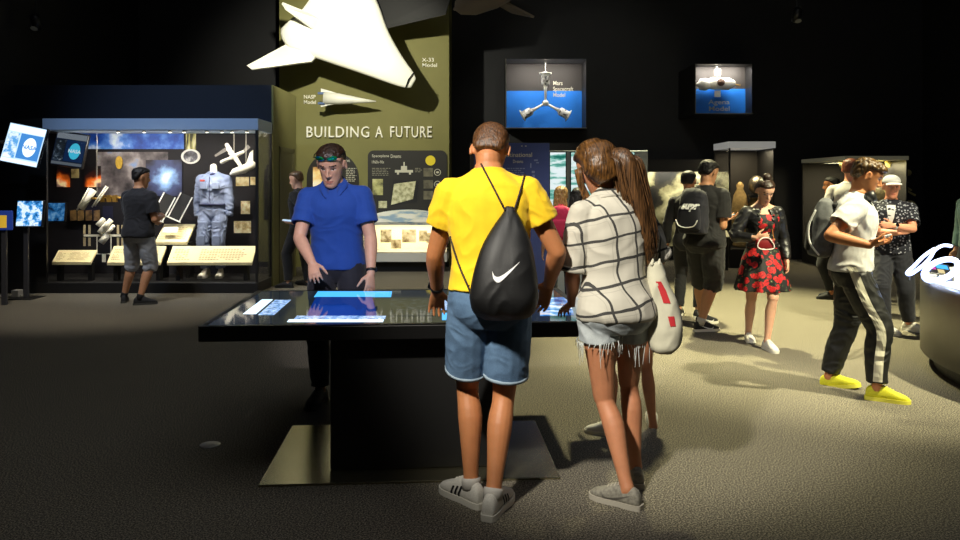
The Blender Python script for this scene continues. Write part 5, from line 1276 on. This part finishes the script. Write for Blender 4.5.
# --- blonde girl with pink backpack and her dark-haired companion ------------------------
bg = Person('blond long-haired girl seen from behind, wearing a pink backpack', ((561-480)/F*9, 9.0), -8, 1.52, True, SK_FAIR, bulk=.95, voxel=.009, head=(6,-6,0))
bg.body(); bg.top('t_shirt', cloth('pale_grey_tee', (170,172,180)), sleeve=.7, vox=.009); bg.bottom('trousers', NAVY_CLOTH, length=1.9, vox=.009); bg.shoes(SHOE_WHITE, WHITE_RUBBER)
def long_hair(p, m, L=.42, wid=.075):
    H = p.HM; bm = NB(); rings_mesh(bm, head_rings(LONGCAP, H)); c0 = H @ V((0,-.085,.12))
    tube(bm, [c0, c0+V((0,-.03,-.12)), c0+V((0,-.04,-.25)), c0+V((0,-.03,-L))], [(.075,.035),(wid+.012,.032),(wid+.008,.03),(wid*.5,.016)], 16, hint=(1,0,0))
    me = fuse(bm, .008, 2); wrinkle(me, .007, (50,50,6), 3); obj('hair', me, m, p.root, True)
long_hair(bg, HAIR_BLOND)
dg_ = Person('dark-haired girl in a strappy top standing beside the blond girl', ((578-480)/F*9.5, 9.5), -20, 1.50, True, SK_FAIR, bulk=.95, voxel=.009, head=(5,-10,0))
dg_.body(); dg_.top('strappy_top', BLACK_CLOTH, sleeve=.12, neck=1.40, loose=.012, sl=.008, vox=.009); dg_.bottom('trousers', BLACK_CLOTH, length=1.9, vox=.009); dg_.shoes(SHOE_BLACK, SHOE_BLACK); long_hair(dg_, HAIR_BLACK, .30)

def backpack(name, label, p, m, w=.30, h=.44, d=.17, z=.02, mpanel=None, strapm=None, y=-.13):
    """worn on p's back: sack, front_pocket, two straps, top handle"""
    t = thing(name, label, 'backpack', p.root.location, p.root.rotation_euler.z)
    c = p.T(0, 0, 1.24) ; R = p.Rt(.7); M = Matrix.Translation(c + R @ V((0, y - d*.5, z))) @ R.to_4x4()
    bm = NB(); R_ = []
    for zz, fx, fy in cr([(-.5,.80,.72),(-.46,.96,.95),(-.25,1,1.05),(.1,.97,.95),(.32,.88,.78),(.44,.68,.55),(.5,.30,.25)], 3):
        R_.append([M @ V((w/2*fx*spow(math.cos(2*PI*j/32), .62), d/2*fy*spow(math.sin(2*PI*j/32), .62), h*zz)) for j in range(32)])
    rings_mesh(bm, R_); me = fuse(bm, .008, 3); wrinkle(me, .006, (9,9,9), 7); sack = obj('sack', me, m, t, True)
    bm = NB(); R_ = []
    for zz, fx, fy in cr([(-.42,.70,.5),(-.38,.84,.9),(-.15,.86,1),(.05,.80,.85),(.10,.66,.4)], 3):
        R_.append([M @ V((w/2*fx*spow(math.cos(2*PI*j/28), .6), -d*.42 + d*.22*fy*spow(math.sin(2*PI*j/28), .6), h*zz)) for j in range(28)])
    rings_mesh(bm, R_); fp = mk('front_pocket', bm, mpanel or m, t, True)
    for sg in (-1, 1):
        S = p.T(sg*.085, 0, 1.43)
        q = [M @ V((sg*.085, d*.40, h*.40)), S + p.Rt(1) @ V((0,-.085,.058)), S + p.Rt(1) @ V((sg*.01,.0,.075)), S + p.Rt(1) @ V((sg*.01,.10,.015)), p.T(sg*.12,.15,1.30), p.T(sg*.165,.09,1.16), p.T(sg*.17,-.05,1.10), M @ V((sg*.12, d*.35, -h*.38))]
        bm = NB(); tube(bm, cr(q, 4), (.024,.006), 8, hint=(1,0,0)); mk('strap', bm, strapm or m, t, True)
    bm = NB(); tube(bm, [M @ V((-.035,d*.28,h*.47)), M @ V((-.02,d*.28,h*.53)), M @ V((.02,d*.28,h*.53)), M @ V((.035,d*.28,h*.47))], .006, 8); mk('grab_handle', bm, strapm or m, t, True)
    return t, sack, fp, M
backpack('backpack', "pink backpack on the blond girl's back", bg, cloth('pink_nylon', (196,40,84)), .27, .40, .14)

# --- man with navy backpack ------------------------------------------------------------
bk = Person('man in black T-shirt and long dark shorts carrying a navy backpack', ((705-480)/F*7.95, 7.95), -48, 1.80, skin=SK_OLIVE, bulk=1.12, voxel=.007, lean=4, head=(20,-8,0),
    feet={'R': dict(w=((701-480)/F*7.90, 7.90), wyaw=-76), 'L': dict(w=((703-480)/F*8.30, 8.32), wyaw=-66)},
    hands={'R': dict(w=at(722,222,8.05), pole=(.5,-.8,-.6), dir=(.75,.25,.25), palm=(-.2,.2,.9), curl=20), 'L': dict(w=at(735,226,8.35), pole=(-.4,-.6,-.6), dir=(.5,-.3,.2), palm=(.2,-.2,.9), curl=20)})
bk.body(); bk.top('t_shirt', BLACK_CLOTH, hem=.86, sleeve=.74, loose=.028, hemloose=.034, sl=.03, amp=.006, vox=.007)
bk.bottom('shorts', cloth('charcoal_cloth', (34,35,36)), length=1.04, loose=.026, legl=.036, waist=1.0, amp=.006, vox=.007)
bk.shoes(SHOE_BLACK, WHITE_RUBBER, tick=mat('print_white', (236,236,234), .6)); bk.socks(mat('sock_white', (200,196,188), .9), .05); bk.hair_cap(HAIR_BLACK, SHORT, .010, .007, (34,34,34))
t_, sk_, fp_, M_ = backpack('backpack', "navy backpack with white lettering and trim on black-shirted man's back", bk, cloth('navy_nylon', (18,19,32)), .31, .47, .19, -.02)
me = text_mesh('supr', .105, bold=.006, align='CENTER'); me.transform(M_ @ Matrix.Translation((.02,-.3,.02)) @ Matrix.Rotation(PI/2,4,'X')); bv = bvh_of(sk_.data)
bv2 = bvh_of(fp_.data); d_ = M_.to_3x3() @ V((0,1,0))
for v in me.vertices:
    h = min((x for x in (bv.ray_cast(v.co, d_), bv2.ray_cast(v.co, d_)) if x[0]), key=lambda x: x[3], default=None)
    if h: v.co = h[0] - d_*.006
me.materials.clear(); obj('lettering', me, MATS['print_white'], sk_)
bm = NB(); tube(bm, cr([M_ @ V((x,-.132,z)) for x, z in ((-.125,-.10),(-.09,-.155),(0,-.175),(.09,-.155),(.125,-.10))], 3), .006, 8); mk('piping', bm, MATS['print_white'], fp_, True)
bm = NB(); box(bm, (-.168,-.03,-.10), (-.150,.03,.02), bev=.006, M=M_); mk('side_tag', bm, mat('tag_red', (170,30,50), .6), sk_)

# companion behind him, black trousers
hb = Person('person in black top and trousers mostly hidden behind the navy backpack', ((689-480)/F*8.75, 8.78), -30, 1.70, skin=SK_OLIVE, bulk=.9, voxel=.009, head=(10,0,0))
hb.body(); hb.top('sweater', BLACK_CLOTH, sleeve=1.88, vox=.009); hb.bottom('trousers', BLACK_CLOTH, length=1.92, vox=.009); hb.shoes(SHOE_BLACK, WHITE_RUBBER); hb.hair_cap(HAIR_BLACK, SHORT, .005, .009)

# --- girl in red dress --------------------------------------------------------------------
gd = Person('young woman in red floral dress and black jacket, walking with head bowed', ((763-480)/F*7.2, 7.22), 176, 1.63, True, SK_FAIR, bulk=1.02, voxel=.0065, lean=3, head=(33,8,0), pelvis=(0,0,-.01),
    feet={'R': dict(w=((751-480)/F*7.35, 7.42), wyaw=172, pitch=-8), 'L': dict(w=((769-480)/F*6.98, 7.02), wyaw=186)},
    hands={'R': dict(w=at(756,238,7.02), pole=(.8,-.6,-.3), dir=(.7,-.4,.15), palm=(0,.9,.1), curl=26), 'L': dict(w=at(787,262,7.12), pole=(-.4,-1,0), dir=(.0,-.15,-1), palm=(-.9,0,0), curl=28)})
gd.body()
def floral():
    t = NT('floral_print'); v = t.co(); nz = t.noise(14, 2, .5, v); vv = t.n('ShaderNodeVectorMath', operation='MULTIPLY_ADD'); t.link(nz.outputs[1], vv.inputs[0]); vv.inputs[1].default_value = (.05,.05,.05); t.link(v, vv.inputs[2])
    a = t.n('ShaderNodeTexVoronoi'); a.inputs['Scale'].default_value = 15; t.link(vv.outputs[0], a.inputs['Vector'])
    b = t.n('ShaderNodeTexVoronoi'); b.inputs['Scale'].default_value = 26; t.link(t.mapping(vv.outputs[0], loc=(3,1,2)), b.inputs['Vector'])
    leaf = t.mix(t.math('LESS_THAN', b.outputs['Distance'], .30), lin((14,10,10)), lin((58,74,44)))
    leaf = t.mix(t.math('LESS_THAN', b.outputs['Distance'], .10), leaf, lin((190,170,150)))
    red = t.ramp(t.noise(60, 2, .5, v).outputs[0], [(.35, lin((120,8,14))), (.6, lin((206,24,30)))])
    t.link(t.mix(t.math('LESS_THAN', a.outputs['Distance'], .47), leaf, red), t.b.inputs['Base Color']); t.b.inputs['Roughness'].default_value = .7; return t.m
FLO = floral()
bm = NB(); k = gd.k
tb = [(.58,.275,.235,0),(.66,.258,.222,0),(.76,.235,.200,0),(.86,.212,.170,-.006),(.94,.190,.146,-.010),(1.02,.158,.120,-.004),(1.08,.146,.108,.002)]
R = []
for z, hw, hd, yo in cr(tb, 3):
    fl = max(0, (.98-z)/.40); R.append([gd.T(hw*(1+.07*fl*math.sin(11*2*PI*j/88))*math.cos(2*PI*j/88), yo+hd*(1+.07*fl*math.sin(11*2*PI*j/88))*math.sin(2*PI*j/88), z) for j in range(88)])
c0 = [[gd.T(0,0,.62) + (p-gd.T(0,0,.58))*.9 for p in R[0]], [gd.T(0,0,.58) + (p-gd.T(0,0,.58))*.94 for p in R[0]]]
rings_mesh(bm, c0 + R); rings_mesh(bm, gd.torso_rings(1.03, 1.37, .013, 28)); me = fuse(bm, .007, 2); dress = obj('dress', me, FLO, gd.root, True)
bm = NB(); tube(bm, [gd.T(.150*math.cos(a), .003+.114*math.sin(a), 1.06) for a in [2*PI*j/32 for j in range(33)]], .010, 8, caps='flat'); mk('waistband', bm, mat('waist_black', (14,12,12), .6), dress, True)
for sg in (-1, 1):
    bm = NB(); tube(bm, cr([gd.T(sg*.075,.118,1.36), gd.T(sg*.08,.09,1.42), gd.T(sg*.075,.0,1.475), gd.T(sg*.07,-.09,1.42)], 3), (.012,.004), 8, hint=(1,0,0)); mk('shoulder_strap', bm, FLO, dress, True)
def open_jacket(p, m, hem=.98, gap=62, thick=.018, vox=.0075):
    bm = NB(); R = []
    for z, hw, hd, yo in cr([r for r in TORSO_F if hem <= r[0] <= 1.43], 3):
        e = .026; n = 26; g = rad(gap*(.62 if z > 1.3 else 1)); out = []
        A = [PI/2 + g/2 + (2*PI-g)*j/(n-1) for j in range(n)]
        o = [p.T((hw+e)*math.cos(a), yo+(hd+e)*math.sin(a), z) for a in A]; i = [p.T((hw+e-thick)*math.cos(a), yo+(hd+e-thick)*math.sin(a), z) for a in A]
        R.append(o + i[::-1])
    rings_mesh(bm, R); g = p.k*.86*p.bulk
    for sd, sg in (('L',-1),('R',1)):
        pts = p.sleeve_pts(sd, 1.9); cl = p.T(sg*.075,-.014,1.405); tube(bm, [cl, pts[0]], [.040*g+.006, .055*g+.010], 14)
        tube(bm, pts, [.060*g+.014,.053*g+.018,.046*g+.020,.046*g+.020,.040*g+.016,.032*g+.014], 14, hollow=(.011,.03), caps='start')
    me = fuse(bm, vox, 2); wrinkle(me, .006, (12,12,16), 2); return obj('jacket', me, m, p.root, True)
open_jacket(gd, mat('black_leather', (20,19,20), .42, bump=.2, bscale=90))
gd.shoes(SHOE_WHITE, WHITE_RUBBER)
def bun(bm, H): ellipsoid(bm, (0,-.045,.262), (.042,.042,.036), H)
gd.hair_cap(HAIR_DARK, LONGCAP[1:], .004, .0065, extra=bun)
t_ = thing('shoulder_bag', "small red and white bag held in front of the floral dress", 'bag', gd.root.location, gd.root.rotation_euler.z)
c_ = gd.inv @ at(765,243,6.98); bm = NB()
box(bm, c_+V((-.085,-.02,-.055)), c_+V((.085,.02,.04)), bev=.015); mk('pouch', bm, mat('bag_red', (120,14,18), .5), t_, True)
bm = NB(); tube(bm, cr([c_+V((x,.026,z)) for x, z in ((-.07,-.01),(-.075,-.045),(-.03,-.058),(.04,-.056),(.075,-.03),(.06,.02),(.02,.05),(-.03,.045),(-.05,.02),(-.07,-.01))], 4), .006, 8); mk('chain', bm, mat('chain_white', (226,214,206), .3), t_, True)
bm = NB(); S_ = gd.T(-.09,0,1.455); tube(bm, cr([c_+V((-.08,.0,.03)), gd.T(-.06,.17,1.25), gd.T(-.085,.10,1.42), S_+V((0,0,.045)), gd.T(-.10,-.12,1.38)], 5), (.014,.004), 8, hint=(1,0,0)); mk('strap', bm, mat('strap_tan', (150,92,40), .5), t_, True)

# --- man striding past on the right ----------------------------------------------------
wk = Person('man in white T-shirt, striped track trousers and yellow trainers, looking at phone', ((856-480)/F*5.55, 5.56), -116, 1.74, skin=SK_TAN, bulk=1.06, voxel=.006, lean=8, head=(26,6,0), pelvis=(0,-.02,-.005),
    feet={'L': dict(w=((833-480)/F*5.74, 5.76), wyaw=-128, pitch=-12), 'R': dict(w=((879-480)/F*5.34, 5.36), wyaw=-118, pitch=0, lift=.0)},
    hands={'R': dict(w=at(869,245,5.24), pole=(.7,-.8,-.9), dir=(.9,-.1,.25), palm=(-.1,.3,.9), curl=52), 'L': dict(w=at(876,243,5.50), pole=(-.5,-.7,-.8), dir=(.8,-.3,.2), palm=(0,-.3,.9), curl=52)}, brow=mat('brow_brown', (60,40,24)))
wk.body()
wk.top('t_shirt', cloth('white_heather', (205,204,204), .10, vs=26), hem=.92, sleeve=.62, loose=.026, hemloose=.03, sl=.030, amp=.007, freq=(8,8,10), seed=4)
trk = wk.bottom('track_trousers', mat('track_black', (20,21,21), .6, bump=.1, bscale=300), length=1.90, loose=.020, legl=.028, waist=1.02, amp=.008, seed=9)
bv = bvh_of(trk.data)
for sd, sg in (('L',-1),('R',1)):
    hip, Kn, A = wk.leg[sd]; bm = NB(); pts = cr([hip+V((0,0,.05)), hip.lerp(Kn,.5), Kn, Kn.lerp(A,.5), Kn.lerp(A,.86)], 6)
    d = V((-sg,0,0)); A_ = [V(p)+V((sg*.3,-.030,0)) for p in pts]; B_ = [V(p)+V((sg*.3,.030,0)) for p in pts]
    strip_decal(bm, A_, B_, bv, d, .009, 4); mk('side_stripe', bm, mat('stripe_cream', (206,202,184), .7), trk, recalc=False)
wk.shoes(mat('knit_yellow', (200,196,34), .75, vary=.12, vscale=90), mat('sole_yellow', (212,206,70), .6)); wk.hair_cap(hair_mat('hair_wavy_brown', (34,22,10), (110,80,34), 60), [(z, hw+.004, yf+.01*(z>.19), yb-.006) for z,hw,yf,yb in SHORT], .010, .0065, (34,34,34))
def headphones(p):
    c = p.T(0,-.0,1.47); R = p.Rt(1); bm = NB()
    tube(bm, [c + R @ V((.088*math.sin(a), -.01-.080*math.cos(a), .020-.012*math.cos(a))) for a in [rad(x) for x in range(-125,126,10)]], (.011,.006), 8, hint=(0,0,1))
    h = mk('headphones', bm, BLACK_PLASTIC, p.root, True)
    for sg in (-1, 1):
        bm = NB(); q = c + R @ V((sg*.072,.075,.010)); cyl(bm, q - R @ V((sg*.004,.020,.010)), q + R @ V((sg*.006,.026,.012)), .040, 20); mk('ear_cup', bm, mat('ear_cup_grey', (38,38,40), .4), h, True)
headphones(wk)
t_, sk_, fp_, M_ = backpack('backpack', "grey and black backpack worn by the man in white T-shirt", wk, cloth('grey_nylon', (92,94,96), .25, vs=30), .29, .44, .17, -.03, mpanel=BLACK_CLOTH, strapm=BLACK_CLOTH)
bm = NB(); tube(bm, cr([M_ @ V((.14,-.03,z)) + M_.to_3x3() @ V((.012, y, 0)) for z, y in ((-.20,.03),(-.12,-.04),(0,-.06),(.12,-.03))], 4), .007, 8); mk('piping', bm, MATS['print_white'], sk_, True)

# --- visitor in white cap ----------------------------------------------------------------
cp = Person('visitor in white cap and dark patterned shirt with arms folded', ((892-480)/F*7.9, 7.92), 152, 1.63, skin=SK_PINK, bulk=1.05, voxel=.0075, head=(4,14,0),
    feet={'R': dict(w=((884-480)/F*7.85, 7.82), wyaw=196), 'L': dict(w=((908-480)/F*7.95, 7.92), wyaw=222)},
    hands={'R': dict(w=at(898,233,7.66), pole=(.8,-.5,-.5), dir=(.9,-.1,.25), palm=(0,.9,0), curl=20), 'L': dict(w=at(893,226,7.62), pole=(-.9,-.4,-.5), dir=(-.9,-.2,.1), palm=(0,.9,0), curl=20)})
cp.body()
def speckle():
    t = NT('patterned_cloth'); a = t.n('ShaderNodeTexVoronoi'); a.inputs['Scale'].default_value = 34; t.link(t.co(), a.inputs['Vector'])
    t.link(t.mix(t.math('LESS_THAN', a.outputs['Distance'], .33), lin((18,20,34)), lin((150,152,166))), t.b.inputs['Base Color']); t.b.inputs['Roughness'].default_value = .85; return t.m
sh_ = cp.top('patterned_shirt', speckle(), hem=.88, sleeve=.74, loose=.028, sl=.028, amp=.006, vox=.0075)
bm = NB(); bv = bvh_of(sh_.data); A = [cp.T(-x,.5,z) for x,z in ((.045,1.43),(.04,1.36),(.028,1.29),(.006,1.22))]; B = [cp.T(x,.5,z) for x,z in ((.045,1.43),(.04,1.36),(.028,1.29),(.006,1.22))]; strip_decal(bm, A, B, bv, (0,-1,0), .004, 4); mk('under_shirt', bm, mat('under_white', (206,206,210), .8), sh_, recalc=False)
cp.bottom('trousers', NAVY_CLOTH, length=1.9, loose=.02, legl=.03, vox=.0075); cp.shoes(SHOE_WHITE, WHITE_RUBBER); cp.hair_cap(HAIR_BROWN, SHORT[:6], .003, .0075)
bm = NB(); rings_mesh(bm, head_rings([(.168,.086,.100,-.115),(.19,.086,.098,-.114),(.215,.076,.086,-.100),(.238,.055,.062,-.072),(.252,.024,.02,-.03)], cp.HM)); me = fuse(bm, .007, 3); cap_ = obj('cap', me, cloth('white_cap_cotton', (214,214,218), .04), cp.root, True)
bm = NB(); R = [[cp.HM @ V((x*(.078), .085+.085*math.sqrt(max(0,1-x*x))*s_, .175-.012*s_*(1) - .010*x*x + dz)) for x in np.linspace(-1,1,15)] for s_, dz in ((0,0),(.5,.004),(1,0),(1,-.006),(.5,-.003),(0,-.006))]
for a, b in zip(R, R[1:] + R[:1]):
    for j in range(14):
        try: bm.faces.new([bm.verts.new(p) for p in (a[j], a[j+1], b[j+1], b[j])])
        except ValueError: pass
bmesh.ops.remove_doubles(bm, verts=bm.verts, dist=1e-5); mk('brim', bm, MATS['white_cap_cotton'], cap_, True)
cp.watch('L', mat('band_white', (214,214,214), .5), MATS['watch_glass'])

# --- others near the right case ---------------------------------------------------------
bw = Person('woman with dark tied hair and bare arms before the right case', ((832-480)/F*10.2, 10.2), 60, 1.66, True, SK_TAN, bulk=.95, voxel=.009, head=(6,10,0), hands={'L': dict(w=at(828,213,10.0), pole=(-.3,-1,-.5), dir=(-.6,-.2,.4), palm=(0,0,.9))})
bw.body(); bw.top('sleeveless_top', cloth('teal_black', (34,44,48)), sleeve=.10, neck=1.42, loose=.014, sl=.006, vox=.009); bw.bottom('trousers', BLACK_CLOTH, length=1.9, vox=.009); bw.shoes(SHOE_BLACK, SHOE_BLACK); bw.hair_cap(HAIR_BLACK, LONGCAP, .005, .009, extra=lambda bm, H: ellipsoid(bm, (0,-.125,.14), (.04,.035,.05), H))
bh = Person('man with cropped reddish hair behind the man in white T-shirt', ((851-480)/F*9.1, 9.12), -30, 1.86, skin=SK_PINK, voxel=.009, head=(4,-10,0))
bh.body(); bh.top('collared_shirt', cloth('pale_shirt', (176,172,168)), sleeve=.7, vox=.009); bh.bottom('trousers', BLACK_CLOTH, length=1.92, vox=.009); bh.shoes(SHOE_BLACK, SHOE_BLACK); bh.hair_cap(hair_mat('hair_red_brown', (70,34,24), (126,72,52)), BUZZ, .003, .009)
te = Person('person in pale teal shirt at the picture edge beyond the curved counter', ((977-480)/F*8.1, 8.1), 100, 1.68, skin=SK_FAIR, bulk=1.05, voxel=.009, head=(5,0,0))
te.body(); te.top('shirt', cloth('teal_shirt', (92,122,118)), sleeve=1.85, loose=.03, sl=.03, vox=.009); te.bottom('trousers', NAVY_CLOTH, length=1.9, vox=.009); te.shoes(SHOE_BLACK, SHOE_BLACK); te.hair_cap(HAIR_DARK, SHORT, .005, .009)
hid = Person("person in white trainers hidden behind the plaid woman's legs", (.97, 4.78), 28, 1.50, True, SK_LEGS, bulk=.92, voxel=.0075, lean=10, head=(20,10,0),
    feet={'L': dict(w=((612-480)/F*4.55, 4.60), wyaw=62), 'R': dict(w=((652-480)/F*4.80, 4.78), wyaw=-8, pitch=-35)}, hands={'L': dict(w=(.74,4.95,.93), pole=(-.3,-1,-.4)), 'R': dict(w=(.95,5.12,.95), pole=(.2,-1,-.5))})
hid.body(); hid.top('t_shirt', cloth('sand_tee', (150,142,128)), sleeve=.6, vox=.0075); hid.bottom('shorts', denim('mid_denim', (70,86,104), (110,126,140)), length=.4, vox=.0075); hid.shoes(SHOE_WHITE, WHITE_RUBBER); long_hair(hid, HAIR_DARK, .24)

# --- things in hands ---------------------------------------------------------------------
def phone(label, p, sd, screen, m=None, off=(0,0,0)):
    S, E, Wr = p.arm[sd]; hs = p.handspec[sd]; d = (p.W.to_3x3() @ (Wr-E)).normalized() if 'dir' not in hs else V(hs['dir']).normalized()
    n = V(hs.get('palm', (0,0,1))); n = (n-d*n.dot(d)).normalized(); u = d.cross(n); c = p.W @ Wr + d*.085*p.k + n*.028 + V(off)
    M = Matrix((u, d, n)).transposed().to_4x4(); M.translation = c
    o = NB(); box(o, (-.036,-.073,-.004), (.036,.073,.004), bev=.003)
    t = mk('phone', o, m or BLACK_PLASTIC); t.matrix_world = M; tag(t, label, 'phone')
    bm = NB(); box(bm, (-.033,-.066,.004), (.033,.066,.0046)); mk('screen', bm, screen, t)
PHONE_LIT = mat('phone_lit', (170,196,220), .2, emit=.8)
phone("white phone held by the man in black jacket by the olive wall", dm, 'L', PHONE_LIT, mat('white_plastic', (214,214,214), .4))
phone("pale blue phone held by the man with the navy backpack", bk, 'R', PHONE_LIT, mat('blue_case', (120,166,206), .5))
phone("phone held by the man in white T-shirt walking past", wk, 'R', PHONE_LIT, mat('white_plastic', (214,214,214), .4))
# ---- flight suit on a headless form in the left case
def flight_suit():
    p = at(213.5,0,11.32); Pn = Person('x', (p.x, 11.32), 180, 1.86, skin=SK_TAN, bulk=.96, voxel=.008, hands={'L': dict(w=at(230,234,11.3), pole=(-.5,-.6,0)), 'R': dict(w=at(197,234,11.3), pole=(.5,-.6,0))})
    Pn.root.name = 'flight_suit'; tag(Pn.root, 'grey blue flight suit with dark belt on a headless form in the left case', 'flight suit'); Pn.root.location.z = .155
    SUIT = cloth('suit_grey_blue', (116,128,156), .14, vs=9)
    Pn.top('jacket', SUIT, hem=.98, sleeve=1.88, loose=.032, sl=.030, amp=.010, vox=.008, seed=2); Pn.bottom('trousers', SUIT, length=1.86, loose=.030, legl=.034, waist=1.04, amp=.011, vox=.008)
    bm = NB(); rings_mesh(bm, Pn.torso_rings(1.0, 1.07, .050, 30)); mk('belt', bm, cloth('suit_navy', (36,42,74)), Pn.root, True)
    bm = NB(); tube(bm, [Pn.T(0,-.01,1.42), Pn.T(0,-.008,1.50), Pn.T(0,-.004,1.565)], [.060,.054,.050], 16); mk('neck_form', bm, mat('form_white', (220,214,196), .6), Pn.root, True)
    bm = NB(); tube(bm, [Pn.T(0,-.012,1.45), Pn.T(0,-.010,1.485)], [.095,.078], 20, hollow=(.01,.02), caps='flat'); mk('collar', bm, MATS['suit_navy'], Pn.root, True)
    for sg in (-1,1):
        for z in (1.30,):
            bm = NB(); c = Pn.T(sg*.085,.155,z); box(bm, c+V((-.055,-.02,-.05)), c+V((.055,.012,.05)), bev=.006); mk('chest_pocket', bm, SUIT, Pn.root)
        hip, Kn, A = Pn.leg['R' if sg > 0 else 'L']
        for f, sz in ((.45,.07),(.92,.06)):
            c = hip.lerp(Kn, f) + V((0,.10-.02*f,0)); bm = NB(); box(bm, c+V((-sz,-.02,-.075)), c+V((sz,.018,.075)), bev=.008); mk('leg_pocket', bm, SUIT, Pn.root)
    bm = NB(); c = Pn.T(.10,.160,1.37); box(bm, c+V((-.035,-.02,-.015)), c+V((.035,.004,.015)), bev=.004); mk('chest_patch', bm, mat('patch_red', (170,60,50), .7), Pn.root)
    bm = NB(); tube(bm, [Pn.T(0,.155,1.42), Pn.T(0,.165,1.25), Pn.T(0,.158,1.08)], .006, 6); mk('zip', bm, MATS['suit_navy'], Pn.root)
    Pn.shoes(mat('boot_white', (222,216,200), .6), WHITE_RUBBER, high=.03, L=.27)
    for sd in 'LR':
        hip, Kn, A = Pn.leg[sd]; bm = NB(); tube(bm, [A+V((0,0,-.03)), Kn.lerp(A,.7)], [.034,.036], 12); mk('leg_form', bm, MATS['form_white'], Pn.root, True)
flight_suit()

# ------------------------------------------------------------------ light
w = bpy.data.worlds.new('hall_air'); SC.world = w; w.use_nodes = True
w.node_tree.nodes['Background'].inputs[0].default_value = (.9,.95,1,1); w.node_tree.nodes['Background'].inputs[1].default_value = .0
def spot(name, loc, aim, en, size=40, blend=.6, col=(1,.93,.75), r=.12):
    l = bpy.data.lights.new(name, 'SPOT'); l.energy = en; l.spot_size = rad(size); l.spot_blend = blend; l.color = col; l.shadow_soft_size = r
    o = link(bpy.data.objects.new(name, l)); o.location = loc; o.rotation_euler = (V(aim)-V(loc)).to_track_quat('-Z','Y').to_euler(); return o
def area(name, loc, aim, en, sx, sy, col=(1,1,1)):
    l = bpy.data.lights.new(name, 'AREA'); l.energy = en; l.shape = 'RECTANGLE'; l.size = sx; l.size_y = sy; l.color = col
    o = link(bpy.data.objects.new(name, l)); o.location = loc; o.rotation_euler = (V(aim)-V(loc)).to_track_quat('-Z','Y').to_euler(); return o
spot('model_spot', (-2.5,10.2,4.55), (-2.3,14.2,3.25), 740, 84, .7, (1,.97,.80), .05)
spot('visitor_spot', (-1.9,-.1,4.75), (.35,3.7,1.25), 2250, 24, .7, (1,.94,.82), .15)
spot('visitor_spot', (-.95,1.2,3.7), (-1.02,5.2,1.4), 820, 18, .7, (.98,.92,1), .12)  # added light for the blue-polo man's face, not a known lamp
spot('floor_spot', (2.6,11.0,6.5), (2.9,9.0,0), 7000, 54, .8, (1,.93,.52), .15)
spot('floor_spot', (5.4,3.2,6.3), (3.4,6.4,.6), 5400, 40, .7, (1,.93,.60), .12)
spot('floor_spot', (-1.0,9.5,6.5), (-1.0,11.6,0), 1300, 40, .8, (1,.93,.70), .15)
spot('floor_spot', (1.4,7.5,6.5), (1.3,5.4,0), 1900, 36, .8, (1,.93,.56), .15)
spot('blue_spot', (-5.4,6.0,6.9), (-4.3,10.7,2.2), 900, 44, 1.0, (.45,.66,1), .15)
spot('case_floor_spot', (-4.6,6.2,6.2), (-4.5,9.8,.3), 900, 40, .8, (1,.92,.80), .15)
spot('wall_spot', (1.6,11,6.8), (2.4,15.6,2.8), 130, 60, .9, (1,1,.85), .15)
for x in (-5.6,-4.7,-3.7): area('case_lamp', (x,10.86,Zl0-.04), (x,11.5,.9), 13, .8, .08, (1,.92,.80))
for x, e in ((-3.85,110),(-5.0,80),(-5.85,60)): spot('case_spot', (x,10.80,Zl0-.04), (x,10.98,.5), e, 64, .6, (1,.90,.68), .03)
spot('suit_spot', (-3.9,10.82,Zl0-.04), (-3.98,11.3,1.2), 26, 60, .6, (.92,.95,1), .03)
pt = bpy.data.lights.new('neon_glow', 'POINT'); pt.energy = 5; pt.color = (.35,.5,1); pt.shadow_soft_size = .03; o = link(bpy.data.objects.new('neon_glow', pt)); o.location = at(932,262,6.0)
area('hall_fill', (1.0,5.5,7.4), (1,7.5,0), 150, 9, 9, (.95,.97,1))
spot('visitor_spot', (.6,6.8,6.0), (1.05,9.2,1.1), 700, 26, .7, (1,.95,.85), .12)  # added to brighten the two girls at centre back, no known fixture
# ------------------------------------------------------------------ camera
cam = bpy.data.cameras.new('camera'); cam.sensor_width = 36; cam.lens = 36 * F / 960; cam.shift_y = -(270 - HORIZON) / 960
cam.clip_start = .05; cam.clip_end = 100
co_ = link(bpy.data.objects.new('camera', cam)); co_.location = (0, 0, CAMZ); co_.rotation_euler = (PI/2, 0, 0); SC.camera = co_
SC.view_settings.view_transform = 'Standard'; SC.view_settings.look = 'None'; SC.view_settings.gamma = 1; SC.view_settings.exposure = 0
SC.view_settings.use_curve_mapping = False
SC.cycles.use_denoising = True
